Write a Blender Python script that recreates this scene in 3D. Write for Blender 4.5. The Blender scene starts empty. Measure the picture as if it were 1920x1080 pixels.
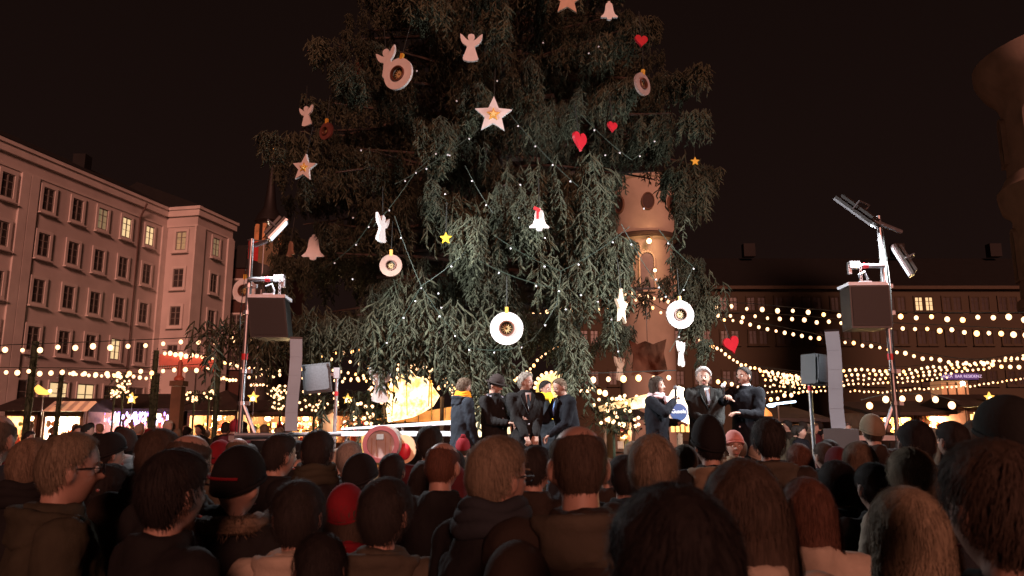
import bpy, bmesh, math, random
import numpy as np
from mathutils import Vector, Matrix, noise
random.seed(7); RN = np.random.RandomState(7)
C = bpy.context.scene.collection
S = bpy.context.scene
PI = math.pi
# ---------------------------------------------------------------- camera, world, sun, exposure
FPX = 1414.0; PITCH = math.radians(10.2); CAM = Vector((0, 0, 1.75))
cd = bpy.data.cameras.new('camera'); cam = bpy.data.objects.new('camera', cd); C.objects.link(cam)
cam.location = CAM; cam.rotation_euler = (math.radians(90) + PITCH, 0, 0)
cd.sensor_width = 36; cd.lens = FPX / 1920 * 36; cd.clip_start = 0.05; cd.clip_end = 3000
cd.dof.use_dof = True; cd.dof.focus_distance = 12.5; cd.dof.aperture_fstop = 5.0
S.camera = cam
W = bpy.data.worlds.new('World'); S.world = W; W.use_nodes = True
bg = W.node_tree.nodes['Background']; bg.inputs[0].default_value = (0.0068, 0.0033, 0.0026, 1); bg.inputs[1].default_value = 1.0
_nt = W.node_tree; _g = _nt.nodes.new('ShaderNodeTexCoord'); _s = _nt.nodes.new('ShaderNodeSeparateXYZ'); _r = _nt.nodes.new('ShaderNodeValToRGB')
_nt.links.new(_g.outputs['Generated'], _s.inputs[0]); _nt.links.new(_s.outputs['Z'], _r.inputs['Fac']); _nt.links.new(_r.outputs['Color'], bg.inputs[0])
_r.color_ramp.elements[0].position = 0.0; _r.color_ramp.elements[0].color = (0.0115, 0.0055, 0.0045, 1)      # town glow near the roofs
_r.color_ramp.elements[1].position = 0.6; _r.color_ramp.elements[1].color = (0.0062, 0.0030, 0.0024, 1)
sd = bpy.data.lights.new('sun', 'SUN'); sd.energy = 2.0; sd.color = (1.0, 0.40, 0.285); sd.angle = math.radians(11)
so = bpy.data.objects.new('sun', sd); C.objects.link(so)
sdir = Vector((-0.12, 0.79, -0.22)).normalized()      # the glow of the lit palace behind the camera
so.rotation_euler = sdir.to_track_quat('-Z', 'Y').to_euler()
S.view_settings.view_transform = 'Standard'; S.view_settings.look = 'None'
S.view_settings.exposure = 0; S.view_settings.gamma = 1; S.view_settings.use_curve_mapping = False
S.cycles.use_denoising = True
S.cycles.max_bounces = 5; S.cycles.diffuse_bounces = 2; S.cycles.glossy_bounces = 2
S.cycles.sample_clamp_indirect = 3
# ---------------------------------------------------------------- picture point -> place
def ray(px, py):
    a = (px - 960) / FPX; b = (540 - py) / FPX
    c, s = math.cos(PITCH), math.sin(PITCH)
    return Vector((a, c - b * s, s + b * c))
def P(px, py, Y):
    d = ray(px, py); return CAM + d * (Y / d.y)
# ---------------------------------------------------------------- materials
MATS = {}
def mat(name, col, rough=0.7, var=0.15, scale=6.0, bump=0.0, metal=0.0, emit=None, power=0.0, bscale=None, spec=0.5, sheen=0.0, tint=False, stretch=None, emit2=None):
    if name in MATS: return MATS[name]
    m = bpy.data.materials.new(name); m.use_nodes = True
    nt = m.node_tree; b = nt.nodes['Principled BSDF']
    b.inputs['Roughness'].default_value = rough; b.inputs['Metallic'].default_value = metal
    b.inputs['Specular IOR Level'].default_value = spec
    tc = nt.nodes.new('ShaderNodeTexCoord')
    nz = nt.nodes.new('ShaderNodeTexNoise'); nz.inputs['Scale'].default_value = scale; nz.inputs['Detail'].default_value = 5
    co_ = tc.outputs['Object']
    if stretch:
        mp = nt.nodes.new('ShaderNodeMapping'); mp.inputs['Scale'].default_value = stretch; nt.links.new(co_, mp.inputs['Vector']); co_ = mp.outputs['Vector']
    nt.links.new(co_, nz.inputs['Vector'])
    cr = nt.nodes.new('ShaderNodeValToRGB')
    cr.color_ramp.elements[0].position = 0.3; cr.color_ramp.elements[1].position = 0.7
    cr.color_ramp.elements[0].color = tuple(max(0, c * (1 - var)) for c in col) + (1,)
    cr.color_ramp.elements[1].color = tuple(min(1, c * (1 + var)) for c in col) + (1,)
    nt.links.new(nz.outputs['Fac'], cr.inputs['Fac'])
    out = cr.outputs['Color']
    if tint:
        at = nt.nodes.new('ShaderNodeAttribute'); at.attribute_name = 'tint'
        mx = nt.nodes.new('ShaderNodeMixRGB'); mx.blend_type = 'MULTIPLY'; mx.inputs[0].default_value = 1
        nt.links.new(out, mx.inputs[1]); nt.links.new(at.outputs['Color'], mx.inputs[2]); out = mx.outputs[0]
    nt.links.new(out, b.inputs['Base Color'])
    if bump:
        n2 = nt.nodes.new('ShaderNodeTexNoise'); n2.inputs['Scale'].default_value = bscale or scale * 5; n2.inputs['Detail'].default_value = 4
        nt.links.new(co_, n2.inputs['Vector'])
        bp = nt.nodes.new('ShaderNodeBump'); bp.inputs['Strength'].default_value = bump; bp.inputs['Distance'].default_value = 0.02
        nt.links.new(n2.outputs['Fac'], bp.inputs['Height']); nt.links.new(bp.outputs['Normal'], b.inputs['Normal'])
    if sheen:
        b.inputs['Sheen Weight'].default_value = sheen
    if emit:
        b.inputs['Emission Color'].default_value = tuple(emit) + (1,); b.inputs['Emission Strength'].default_value = power
        if emit2:       # uneven glow: hot and cool patches of the lit cloth
            n3 = nt.nodes.new('ShaderNodeTexNoise'); n3.inputs['Scale'].default_value = scale * 1.3; n3.inputs['Detail'].default_value = 6; n3.inputs['Roughness'].default_value = .7
            nt.links.new(tc.outputs['Object'], n3.inputs['Vector']); c3 = nt.nodes.new('ShaderNodeValToRGB')
            c3.color_ramp.elements[0].position = .40; c3.color_ramp.elements[1].position = .60
            c3.color_ramp.elements[0].color = tuple(emit2) + (1,); c3.color_ramp.elements[1].color = tuple(emit) + (1,)
            nt.links.new(n3.outputs['Fac'], c3.inputs['Fac']); nt.links.new(c3.outputs['Color'], b.inputs['Emission Color'])
    MATS[name] = m
    return m
# ---------------------------------------------------------------- mesh building
class MB:
    def __init__(s): s.v = []; s.f = []
    def add(s, vs, fs):
        n = len(s.v); s.v += [tuple(v) for v in vs]; s.f += [tuple(i + n for i in f) for f in fs]; return s
    def box(s, c, size, M=None):
        x, y, z = [a / 2 for a in size]
        vs = [Vector((i * x, j * y, k * z)) for i in (-1, 1) for j in (-1, 1) for k in (-1, 1)]
        if M is not None: vs = [M @ v for v in vs]
        vs = [v + Vector(c) for v in vs]
        return s.add(vs, [(0, 1, 3, 2), (4, 6, 7, 5), (0, 4, 5, 1), (2, 3, 7, 6), (0, 2, 6, 4), (1, 5, 7, 3)])
    def tube(s, pts, rad, n=8, cap=True):
        pts = [Vector(p) for p in pts]; k = len(pts)
        if not hasattr(rad, '__len__'): rad = [rad] * k
        rings = []
        for i, p in enumerate(pts):
            t = (pts[min(i + 1, k - 1)] - pts[max(i - 1, 0)])
            t = t.normalized() if t.length > 1e-9 else Vector((0, 0, 1))
            a = t.cross(Vector((0, 0, 1)))
            if a.length < 0.02: a = t.cross(Vector((1, 0, 0)))
            a.normalize(); b = t.cross(a)
            rings += [p + (a * math.cos(2 * PI * j / n) + b * math.sin(2 * PI * j / n)) * rad[i] for j in range(n)]
        fs = [(i * n + j, i * n + (j + 1) % n, (i + 1) * n + (j + 1) % n, (i + 1) * n + j) for i in range(k - 1) for j in range(n)]
        if cap: fs += [tuple(range(n - 1, -1, -1)), tuple((k - 1) * n + j for j in range(n))]
        return s.add(rings, fs)
    def ball(s, c, r, nu=12, nv=8, M=None):
        if not hasattr(r, '__len__'): r = (r, r, r)
        vs = [Vector((0, 0, r[2]))]
        for i in range(1, nv):
            th = PI * i / nv
            vs += [Vector((r[0] * math.sin(th) * math.cos(2 * PI * j / nu), r[1] * math.sin(th) * math.sin(2 * PI * j / nu), r[2] * math.cos(th))) for j in range(nu)]
        vs.append(Vector((0, 0, -r[2])))
        if M is not None: vs = [M @ v for v in vs]
        vs = [v + Vector(c) for v in vs]
        fs = [(0, 1 + j, 1 + (j + 1) % nu) for j in range(nu)]
        for i in range(nv - 2):
            a = 1 + i * nu
            fs += [(a + j, a + nu + j, a + nu + (j + 1) % nu, a + (j + 1) % nu) for j in range(nu)]
        a = 1 + (nv - 2) * nu
        fs += [(a + j, len(vs) - 1, a + (j + 1) % nu) for j in range(nu)]
        return s.add(vs, fs)
    def caps(s, p0, p1, r0, r1, n=14):
        p0 = Vector(p0); p1 = Vector(p1); d = (p1 - p0)
        L = d.length; t = d / max(L, 1e-6); pts = []; rad = []
        for k in range(5):
            a = PI / 2 * (1 - k / 4); pts.append(p0 - t * r0 * math.sin(a)); rad.append(max(r0 * math.cos(a), .0005))
        for k in range(5):
            a = PI / 2 * (k / 4); pts.append(p1 + t * r1 * math.sin(a)); rad.append(max(r1 * math.cos(a), .0005))
        q = t.to_track_quat('Z', 'Y').to_matrix(); vs = []
        for p, r in zip(pts, rad): vs += [p + q @ Vector((math.cos(2 * PI * j / n) * r, math.sin(2 * PI * j / n) * r, 0)) for j in range(n)]
        k = len(pts)
        fs = [(i * n + j, i * n + (j + 1) % n, (i + 1) * n + (j + 1) % n, (i + 1) * n + j) for i in range(k - 1) for j in range(n)]
        fs += [tuple(range(n - 1, -1, -1)), tuple((k - 1) * n + j for j in range(n))]
        return s.add(vs, fs)
    def loft(s, rings, n=28):      # rings: (cx, cy, z, rx, ry)
        vs = []
        for (cx, cy, z, rx, ry) in rings:
            vs += [(cx + rx * math.cos(2 * PI * j / n), cy + ry * math.sin(2 * PI * j / n), z) for j in range(n)]
        k = len(rings)
        fs = [(i * n + j, i * n + (j + 1) % n, (i + 1) * n + (j + 1) % n, (i + 1) * n + j) for i in range(k - 1) for j in range(n)]
        fs += [tuple(range(n - 1, -1, -1)), tuple((k - 1) * n + j for j in range(n))]
        return s.add(vs, fs)
    def lathe(s, prof, n=32, c=(0, 0, 0)):     # prof: (r, z)
        return s.add([Vector(c) + Vector((r * math.cos(2 * PI * j / n), r * math.sin(2 * PI * j / n), z)) for r, z in prof for j in range(n)],
                     [(i * n + j, i * n + (j + 1) % n, (i + 1) * n + (j + 1) % n, (i + 1) * n + j) for i in range(len(prof) - 1) for j in range(n)]
                     + [tuple(range(n - 1, -1, -1)), tuple((len(prof) - 1) * n + j for j in range(n))])
    def prism(s, pts, t, y=0, M=None):           # outline in x,z; thickness in y
        n = len(pts)
        vs = [Vector((x, y - t / 2, z)) for x, z in pts] + [Vector((x, y + t / 2, z)) for x, z in pts]
        if M is not None: vs = [M @ v for v in vs]
        return s.add(vs, [tuple(range(n)), tuple(range(2 * n - 1, n - 1, -1))] + [(i, i + n, (i + 1) % n + n, (i + 1) % n) for i in range(n)])
    def ring(s, outer, inner, t, y=0):           # matching outlines in x,z
        n = len(outer); o = [(x, z) for x, z in outer]; i_ = [(x, z) for x, z in inner]
        vs = [(x, y - t / 2, z) for x, z in o] + [(x, y - t / 2, z) for x, z in i_] + [(x, y + t / 2, z) for x, z in o] + [(x, y + t / 2, z) for x, z in i_]
        fs = []
        for i in range(n):
            j = (i + 1) % n
            fs += [(i, j, n + j, n + i), (2 * n + j, 2 * n + i, 3 * n + i, 3 * n + j), (i, 2 * n + i, 2 * n + j, j), (n + i, n + j, 3 * n + j, 3 * n + i)]
        return s.add(vs, fs)
    def mesh(s, name='mesh', smooth=True):
        me = bpy.data.meshes.new(name); me.from_pydata(s.v, [], s.f)
        bm = bmesh.new(); bm.from_mesh(me); bmesh.ops.recalc_face_normals(bm, faces=bm.faces); bm.to_mesh(me); bm.free()
        if smooth:
            me.polygons.foreach_set('use_smooth', [True] * len(me.polygons))
            try: me.set_sharp_from_angle(angle=math.radians(38))
            except Exception: pass
        return me
    def build(s, name, m, parent=None, smooth=True):
        return obj(name, s.mesh(name, smooth), m, parent)
def obj(name, me, m, parent=None, loc=None):
    if m is not None and len(me.materials) == 0: me.materials.append(m)
    o = bpy.data.objects.new(name, me); C.objects.link(o)
    if m is not None and me.materials[0] is not m:
        o.material_slots[0].link = 'OBJECT'; o.material_slots[0].material = m
    if parent: o.parent = parent
    if loc is not None: o.location = loc
    return o
def thing(name, label, cat, loc=(0, 0, 0), rz=0, group=None):
    o = bpy.data.objects.new(name, None); C.objects.link(o); o.empty_display_size = 0.1
    o.location = loc; o.rotation_euler = (0, 0, rz); return tag(o, label, cat, group)
def tag(o, label=None, cat=None, group=None, kind=None):
    if label: o['label'] = label
    if cat: o['category'] = cat
    if group: o['group'] = group
    if kind: o['kind'] = kind
    return o
def fast_mesh(name, V, T):
    me = bpy.data.meshes.new(name); nv = len(V); nt = len(T)
    me.vertices.add(nv); me.vertices.foreach_set('co', np.ascontiguousarray(V, dtype=np.float32).ravel())
    me.loops.add(nt * 3); me.loops.foreach_set('vertex_index', np.ascontiguousarray(T, dtype=np.int32).ravel())
    me.polygons.add(nt); me.polygons.foreach_set('loop_start', np.arange(0, nt * 3, 3, dtype=np.int32))
    me.polygons.foreach_set('loop_total', np.full(nt, 3, dtype=np.int32)); me.update(calc_edges=True); me.validate()
    return me
def set_tint(me, vals):
    at = me.color_attributes.new('tint', 'FLOAT_COLOR', 'POINT')
    at.data.foreach_set('color', np.ascontiguousarray(np.c_[vals, np.ones(len(vals))], dtype=np.float32).ravel())
def remesh(mb, voxel, smooth=2):
    me = mb.mesh('tmp'); o = bpy.data.objects.new('tmp', me); C.objects.link(o)
    md = o.modifiers.new('r', 'REMESH'); md.mode = 'VOXEL'; md.voxel_size = voxel; md.use_smooth_shade = True
    if smooth:
        sm = o.modifiers.new('s', 'SMOOTH'); sm.iterations = smooth; sm.factor = 0.5
    dg = bpy.context.evaluated_depsgraph_get(); dg.update()
    r = bpy.data.meshes.new_from_object(o.evaluated_get(dg), depsgraph=dg)
    bpy.data.objects.remove(o); bpy.data.meshes.remove(me)
    return r
def tomb(me):
    m = MB(); m.v = [tuple(v.co) for v in me.vertices]; m.f = [tuple(p.vertices) for p in me.polygons]; return m
def displace(me, fn):
    n = len(me.vertices); co = np.empty(n * 3, np.float32); no = np.empty(n * 3, np.float32)
    me.vertices.foreach_get('co', co); me.vertex_normals.foreach_get('vector', no)
    co = co.reshape(-1, 3); no = no.reshape(-1, 3)
    co = co + no * fn(co)[:, None]
    me.vertices.foreach_set('co', co.ravel()); me.update(); return me
def vnoise(co, sc, seed=0):
    """cheap smooth pseudo-noise (sums of sines)"""
    x, y, z = co[:, 0] * sc, co[:, 1] * sc, co[:, 2] * sc
    r = np.zeros(len(co))
    for k in range(4):
        rs = np.random.RandomState(seed * 17 + k); a = rs.uniform(-1, 1, 3) * (1 + .7 * k); ph = rs.uniform(0, 6.28)
        r += np.sin(x * a[0] * 2 + y * a[1] * 2 + z * a[2] * 2 + ph + 1.3 * np.sin(x * a[2] + z * a[0])) / (1 + .5 * k)
    return r / 2.5
def star_pts(r, k=0.45, n=5, rot=0):
    return [((r if i % 2 == 0 else r * k) * math.sin(PI * i / n + rot), (r if i % 2 == 0 else r * k) * math.cos(PI * i / n + rot)) for i in range(2 * n)]
def circ(r, n=40, cx=0, cz=0): return [(cx + r * math.sin(2 * PI * i / n), cz + r * math.cos(2 * PI * i / n)) for i in range(n)]
def text_mesh(body, size, extrude=0.004):
    cu = bpy.data.curves.new('t', 'FONT'); cu.body = body; cu.size = size; cu.extrude = extrude; cu.align_x = 'CENTER'; cu.align_y = 'CENTER'
    o = bpy.data.objects.new('t', cu); C.objects.link(o); dg = bpy.context.evaluated_depsgraph_get(); dg.update()
    me = bpy.data.meshes.new_from_object(o.evaluated_get(dg)); bpy.data.objects.remove(o)
    me.transform(Matrix.Rotation(PI / 2, 4, 'X')); me.materials.clear(); return me
M_white = lambda: mat('white_paint', (.78, .76, .74), .55, .06, 9)
M_alu = lambda: mat('aluminium', (.36, .36, .38), .42, .12, 14, metal=.85)
M_black = lambda: mat('black_plastic', (.004, .004, .005), .45, .2, 12)
M_bulb = lambda: mat('bulb_glow', (1, .8, .5), .4, 0, emit=(1, .54, .27), power=3.3)
M_cable = lambda: mat('dark_cable', (.015, .017, .014), .7)
M_green = lambda: mat('green_cable', (.03, .05, .035), .6)

# ---------------------------------------------------------------- ground
g = MB(); N = 90
def gz(x, y): return 0
g.add([(-600, -300, 0), (600, -300, 0), (600, 900, 0), (-600, 900, 0)], [(0, 1, 2, 3)])
gm = mat('cobblestone', (.06, .055, .05), .75, .4, 2.0, bump=.6, bscale=9)
tag(g.build('ground', gm, smooth=False), kind='structure')
# ---------------------------------------------------------------- left palace wing
plaster = mat('pink_plaster', (.60, .535, .51), .88, .14, .35, bump=.15, bscale=20)
plaster_l = mat('pale_plaster', (.66, .60, .57), .88, .10, .9, bump=.1, bscale=20)
glass_d = mat('dark_glass', (.05, .04, .038), .3, .3, 3)
glass_warm = mat('lit_glass', (.6, .5, .3), .5, .3, 3, emit=(1, .72, .36), power=.85)
glass_dim = mat('dim_lit_glass', (.4, .35, .2), .5, .3, 3, emit=(1, .75, .4), power=.16)
woodw = mat('window_wood', (.24, .22, .20), .6)
roofm = mat('dark_roof', (.006, .0055, .005), .8, .3, 2)
def window_meshes(w, h, sur):
    s_ = MB().ring([(-w / 2 - sur, -h / 2 - sur), (w / 2 + sur, -h / 2 - sur), (w / 2 + sur, h / 2 + sur), (-w / 2 - sur, h / 2 + sur)],
                   [(-w / 2, -h / 2), (w / 2, -h / 2), (w / 2, h / 2), (-w / 2, h / 2)], .09, -.03).mesh('window', False)
    sill = MB().box((0, -.12, -h / 2 - sur - .04), (w + 2 * sur + .12, .26, .08)).mesh('sill', False)
    pane = MB().box((0, .04, 0), (w, .03, h)).mesh('pane', False)
    fr = MB().ring([(-w / 2, -h / 2), (w / 2, -h / 2), (w / 2, h / 2), (-w / 2, h / 2)], [(-w / 2 + .07, -h / 2 + .07), (w / 2 - .07, -h / 2 + .07), (w / 2 - .07, h / 2 - .07), (-w / 2 + .07, h / 2 - .07)], .08, .03)
    fr.box((0, .03, 0), (.09, .075, h - .14)); fr.box((0, .034, h * .18), (w - .14, .06, .05)); fr.box((0, .034, -h * .12), (w - .14, .05, .03))
    return s_, sill, pane, fr.mesh('window_frame', False)
WM = window_meshes(.92, 1.5, .2)
def put_window(parent, p, ang, lit=None, meshes=WM, surm=None):
    w = obj('window', meshes[0], surm or plaster_l, parent); w.location = p; w.rotation_euler = (0, 0, ang)
    obj('sill', meshes[1], surm or plaster_l, w); obj('pane', meshes[2], lit or glass_d, w); obj('window_frame', meshes[3], surm or woodw, w)
    return w
c0 = Vector((-27.6, 58.5, 0)); u = Vector((.2095, .9778, 0)); nn = Vector((.9778, -.2095, 0))
hall = thing('palace_building', 'long plastered palace wing with rows of windows rising at the left edge', 'building', (0, 0, 0))
def quadwall(mb, a, b, z0, z1, th, inward):
    a = Vector(a); b = Vector(b); i = Vector(inward) * th
    vs = [a + Vector((0, 0, z0)), b + Vector((0, 0, z0)), b + i + Vector((0, 0, z0)), a + i + Vector((0, 0, z0))]
    vs += [v + Vector((0, 0, z1 - z0)) for v in vs]
    mb.add(vs, [(0, 1, 2, 3), (4, 7, 6, 5), (0, 4, 5, 1), (1, 5, 6, 2), (2, 6, 7, 3), (3, 7, 4, 0)])
Ls = c0 - u * 46; k1 = c0 + nn * 2.75; k2 = k1 + u * 4.9
w1 = MB(); quadwall(w1, Ls, c0, 0, 18.0, 9, -nn); w1.build('wall', plaster, hall, False)
w2 = MB(); quadwall(w2, k1, k2, 0, 18.0, 11.7, -nn); w2.build('wall', plaster, hall, False)
for (a, b, inn, dn) in ((Ls, c0 + nn * .0, 9, .0), (k1, k2, 11.7, .0)):
    cn = MB()
    for (zz, hh, pr) in ((17.15, .14, .07), (18.0, .5, .22), (18.5, .25, .34)):
        e0 = .75 * 0; aa = a - u * (pr if a is k1 else 0) + nn * pr; bb = b + nn * pr + u * (0 if b is not k2 else pr)
        quadwall(cn, aa, bb, zz, zz + hh, inn + pr, -nn)
    cn.build('cornice', plaster_l, hall, False)
rf = MB()
for a, b, d in ((Ls, c0, 9), (k1, k2, 11.7)):
    vs = [a + nn * .4 + Vector((0, 0, 18.76)), b + nn * .4 + Vector((0, 0, 18.76)), b - nn * d + Vector((0, 0, 18.76)), a - nn * d + Vector((0, 0, 18.76)),
          a - nn * d / 2 + Vector((0, 0, 21.2)), b - nn * d / 2 + Vector((0, 0, 21.2))]
    rf.add(vs, [(0, 1, 5, 4), (2, 3, 4, 5), (0, 4, 3), (1, 2, 5), (0, 3, 2, 1)])
rf.build('roof', roofm, hall, False)
for off, base, w_ in ((-13.6, c0, .32), (-12.9, c0, .32), (-25, c0, .32), (-.3, c0, .28), (.32, k1, .62), (4.6, k1, .45)):
    p = base + u * off; q = MB(); quadwall(q, p - u * w_, p + u * w_, 0, 17.14, .14, nn); q.build('pilaster', plaster_l, hall, False)
q = MB().tube([c0 - u * 3.25 + nn * .12 + Vector((0, 0, 0)), c0 - u * 3.25 + nn * .12 + Vector((0, 0, 17.1)), c0 - u * 3.25 + nn * .6 + Vector((0, 0, 18.2))], .07, 8)
q.build('downpipe', mat('copper_pipe', (.10, .055, .045), .6), hall)
angF = math.atan2(u.y, u.x)      # window local -Y faces nn
cols = [-27.5, -24.6, -22.1, -19.6, -17.2, -14.85, -11.75, -9.3, -6.95, -4.55, -2.0]
for zi, z in enumerate((16.0, 13.0, 10.0, 7.0)):
    for ci, s_ in enumerate(cols):
        lit = None
        if zi == 0 and ci in (9, 10): lit = glass_warm
        if zi == 0 and ci == 8: lit = glass_dim
        if zi == 3 and ci in (5, 9): lit = glass_warm
        put_window(hall, c0 + u * s_ + nn * .06 + Vector((0, 0, z)), angF, lit)
    put_window(hall, c0 + nn * 1.45 - u * 0 + Vector((0, -.06, z)) + Vector((0, 0, 0)) - u * (-.0), angF - PI / 2, glass_dim if zi == 0 else None).location = k1 - nn * 1.3 - u * .07 + Vector((0, 0, z))
    put_window(hall, k1 + u * 2.5 + nn * .07 + Vector((0, 0, z)), angF, glass_dim if zi == 0 else None)
GM = window_meshes(1.5, 2.2, .12)
for ci, s_ in enumerate(cols[3:]):
    put_window(hall, c0 + u * s_ + nn * .06 + Vector((0, 0, 3.3)), angF, glass_warm if ci in (4, 5) else None, GM)
q = MB(); q.box(c0 - u * 16 - nn * 4 + Vector((0, 0, 20.8)), (.9, .9, 1.6)); q.box(c0 - u * 6 - nn * 3 + Vector((0, 0, 20.8)), (.9, .9, 1.6)); 
q = MB().box(c0 - u * 6 - nn * 3 + Vector((0, 0, 20.5)), (.9, .9, 1.6)); q.build('chimney', roofm, hall, False)

# ---------------------------------------------------------------- far right palace
fb = thing('palace_building', 'long low lit palace front closing the square behind the right mast', 'building')
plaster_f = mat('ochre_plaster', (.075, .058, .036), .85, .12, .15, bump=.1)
x0, x1, YB = 6.0, 75.0, 80.0
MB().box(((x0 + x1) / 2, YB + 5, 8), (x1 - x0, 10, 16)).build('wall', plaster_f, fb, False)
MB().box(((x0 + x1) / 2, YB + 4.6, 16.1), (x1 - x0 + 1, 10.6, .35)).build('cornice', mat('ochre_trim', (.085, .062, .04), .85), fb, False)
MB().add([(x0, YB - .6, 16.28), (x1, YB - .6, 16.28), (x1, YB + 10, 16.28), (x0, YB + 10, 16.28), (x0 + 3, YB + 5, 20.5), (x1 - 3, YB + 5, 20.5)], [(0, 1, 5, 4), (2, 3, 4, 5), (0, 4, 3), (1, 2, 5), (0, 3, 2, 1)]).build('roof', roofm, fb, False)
FM = window_meshes(.85, 1.5, .14)
for z, off in ((14.4, 0), (10.8, 0), (6.5, 0)):
    for i in range(22):
        x = x0 + 2.2 + i * 3.0
        lit = glass_warm if (z == 14.4 and i == 12) else None
        for dx in (-.55, .55):
            put_window(fb, Vector((x + dx, YB - .07, z)), 0, lit, FM, plaster_f)
for i, x in enumerate((27, 44, 55)):
    MB().box((x, YB + 4, 21.2), (1.3, .9, 1.5)).build('chimney', mat('pale_chimney', (.012, .009, .008), .8), fb, False)

# ---------------------------------------------------------------- cathedral tower, right edge
ct = thing('cathedral_tower', 'round corniced stone tower cut by the right edge of the photo', 'tower', P(2128, 600, 45) * 1)
ct.location.z = 0; ct.location.x = 36.2
stone = mat('dark_stone', (.60, .48, .40), .85, .2, .8, bump=.3)
prof = [(4.5, 0), (4.5, 8.6), (4.75, 8.8), (4.75, 9.3), (4.5, 9.5), (4.45, 14.6), (4.6, 14.9), (4.95, 15.2), (5.1, 15.9), (5.15, 16.4), (4.9, 16.7), (4.6, 17.3), (4.45, 17.4),
        (4.4, 21.8), (4.55, 22.4), (4.75, 22.8), (5.3, 23.4), (5.7, 24.2), (5.75, 25.0), (5.3, 25.25), (2.3, 25.5), (2.0, 27.5), (1.2, 29.5), (.1, 31.5)]
MB().lathe(prof, 40).build('wall', stone, ct)
def tower_win(z, h, w, a):
    n = []
    for k in range(9): t = PI * k / 8; n.append((w / 2 * math.cos(t), h / 2 + w / 2 * math.sin(t)))
    n += [(-w / 2, -h / 2), (w / 2, -h / 2)]
    M = Matrix.Rotation(a, 4, 'Z') @ Matrix.Translation((0, -4.48, z))
    f = MB().ring([(x * 1.28, zz * 1.1) for x, zz in n], n, .3).build('window', stone, ct, False); f.matrix_local = M
    MB().prism(n, .1, .05).build('pane', glass_d, f, False)
for k in range(8):
    tower_win(19.5, 2.4, 1.1, k * PI / 4 - 1.22); tower_win(12.0, 2.6, 1.1, k * PI / 4 - 1.22)

# ---------------------------------------------------------------- drum tower behind the tree
dt = thing('clock_tower', 'pale round tower with oval openings showing through the right side of the tree', 'tower', (P(1212, 600, 48).x, 48, 0))
pl_t = mat('warm_plaster', (.50, .44, .36), .85, .12, .8, bump=.15)
MB().lathe([(1.75, 0), (1.75, 10.2), (1.8, 10.3), (1.8, 13.2), (2.15, 13.4), (2.2, 13.7), (2.05, 13.85), (2.05, 17.2), (2.2, 17.3), (2.2, 17.5), (1.9, 17.6), (.2, 18.0)], 40).build('wall', pl_t, dt)
MB().lathe([(2.21, 13.36), (2.3, 13.45), (2.3, 13.6), (2.21, 13.68)], 40).build('cornice', mat('dark_trim', (.06, .04, .03), .8), dt)
for a in (-.95, -.02, .85, 1.8, 2.8, -2.0):
    q = MB(); r_ = 2.07
    M = Matrix.Rotation(a, 4, 'Z') @ Matrix.Translation((0, -r_ - .05, 15.6))
    f = MB().ring([(x * 1.15, z * 1.15) for x, z in [(.36 * math.sin(t * PI / 12), .5 * math.cos(t * PI / 12)) for t in range(24)]], [(.36 * math.sin(t * PI / 12), .5 * math.cos(t * PI / 12)) for t in range(24)], .14).build('window', mat('brown_trim', (.14, .08, .055), .8), dt, False)
    f.matrix_local = M
    MB().prism([(.36 * math.sin(t * PI / 12), .5 * math.cos(t * PI / 12)) for t in range(24)], .08, .03).build('pane', mat('brown_grille', (.05, .025, .02), .7), f, False)
for a in (-.1, 1.4, -1.5):
    n = [(.42 * math.cos(PI * k / 10), .9 + .42 * math.sin(PI * k / 10)) for k in range(11)] + [(-.42, -1.1), (.42, -1.1)]
    f = MB().ring([(x * 1.2, z * 1.08) for x, z in n], n, .2).build('window', pl_t, dt, False); f.matrix_local = Matrix.Rotation(a, 4, 'Z') @ Matrix.Translation((0, -1.87, 11.0))
    MB().prism(n, .06, .03).build('pane', glass_d, f, False)

# ---------------------------------------------------------------- church spire left of the tree
cs = thing('church_spire', 'slender spire with a glowing lantern and gilt knobs behind the left mast', 'spire', (P(494, 600, 62).x, 62, 0))
MB().lathe([(1.5, 0), (1.5, 15.6), (1.7, 15.8), (1.7, 16.1), (.95, 16.3), (.95, 18.4), (1.2, 18.6), (1.0, 19.1), (.55, 19.8), (.4, 21.0), (.15, 23.5), (.05, 25.4)], 16).build('wall', mat('dark_copper', (.012, .009, .008), .6), cs)
q = MB()
for k in range(8):
    a = k * PI / 4; q.box((1.0 * math.cos(a), 1.0 * math.sin(a), 17.4), (.28, .28, 1.6), Matrix.Rotation(a, 3, 'Z'))
q.build('lantern_opening', mat('lantern_glow', (.5, .2, .08), .6, .5, 3, emit=(1, .3, .1), power=.12), cs, False)
for z, r in ((25.5, .12), (25.1, .07), (24.2, .07)): MB().ball((0, 0, z), r).build('gilt_knob', mat('gilt', (.9, .6, .15), .25, .1, metal=1, emit=(1, .55, .1), power=.25), cs)  # reflections on the knobs put in as a faint glow
lb = thing('town_house', 'dark red house front behind the left light mast', 'house', (P(470, 600, 64).x, 64, 0))
MB().box((0, 4, 7.5), (4.6, 8, 15)).build('wall', mat('dark_red_plaster', (.07, .028, .02), .85), lb, False)
MB().prism([(-2.6, 15), (2.6, 15), (1.4, 17), (-1.4, 17)], 8.4, 4).build('roof', roofm, lb, False)
for z in (13.2, 10.2, 7.2):
    for x in (-1.2, 1.2): put_window(lb, Vector((x, -.06, z)), 0, None, FM)
bn = thing('banner', 'red and cream cloth banner hanging above the left loudspeaker', 'banner', P(494, 470, 40))
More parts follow.
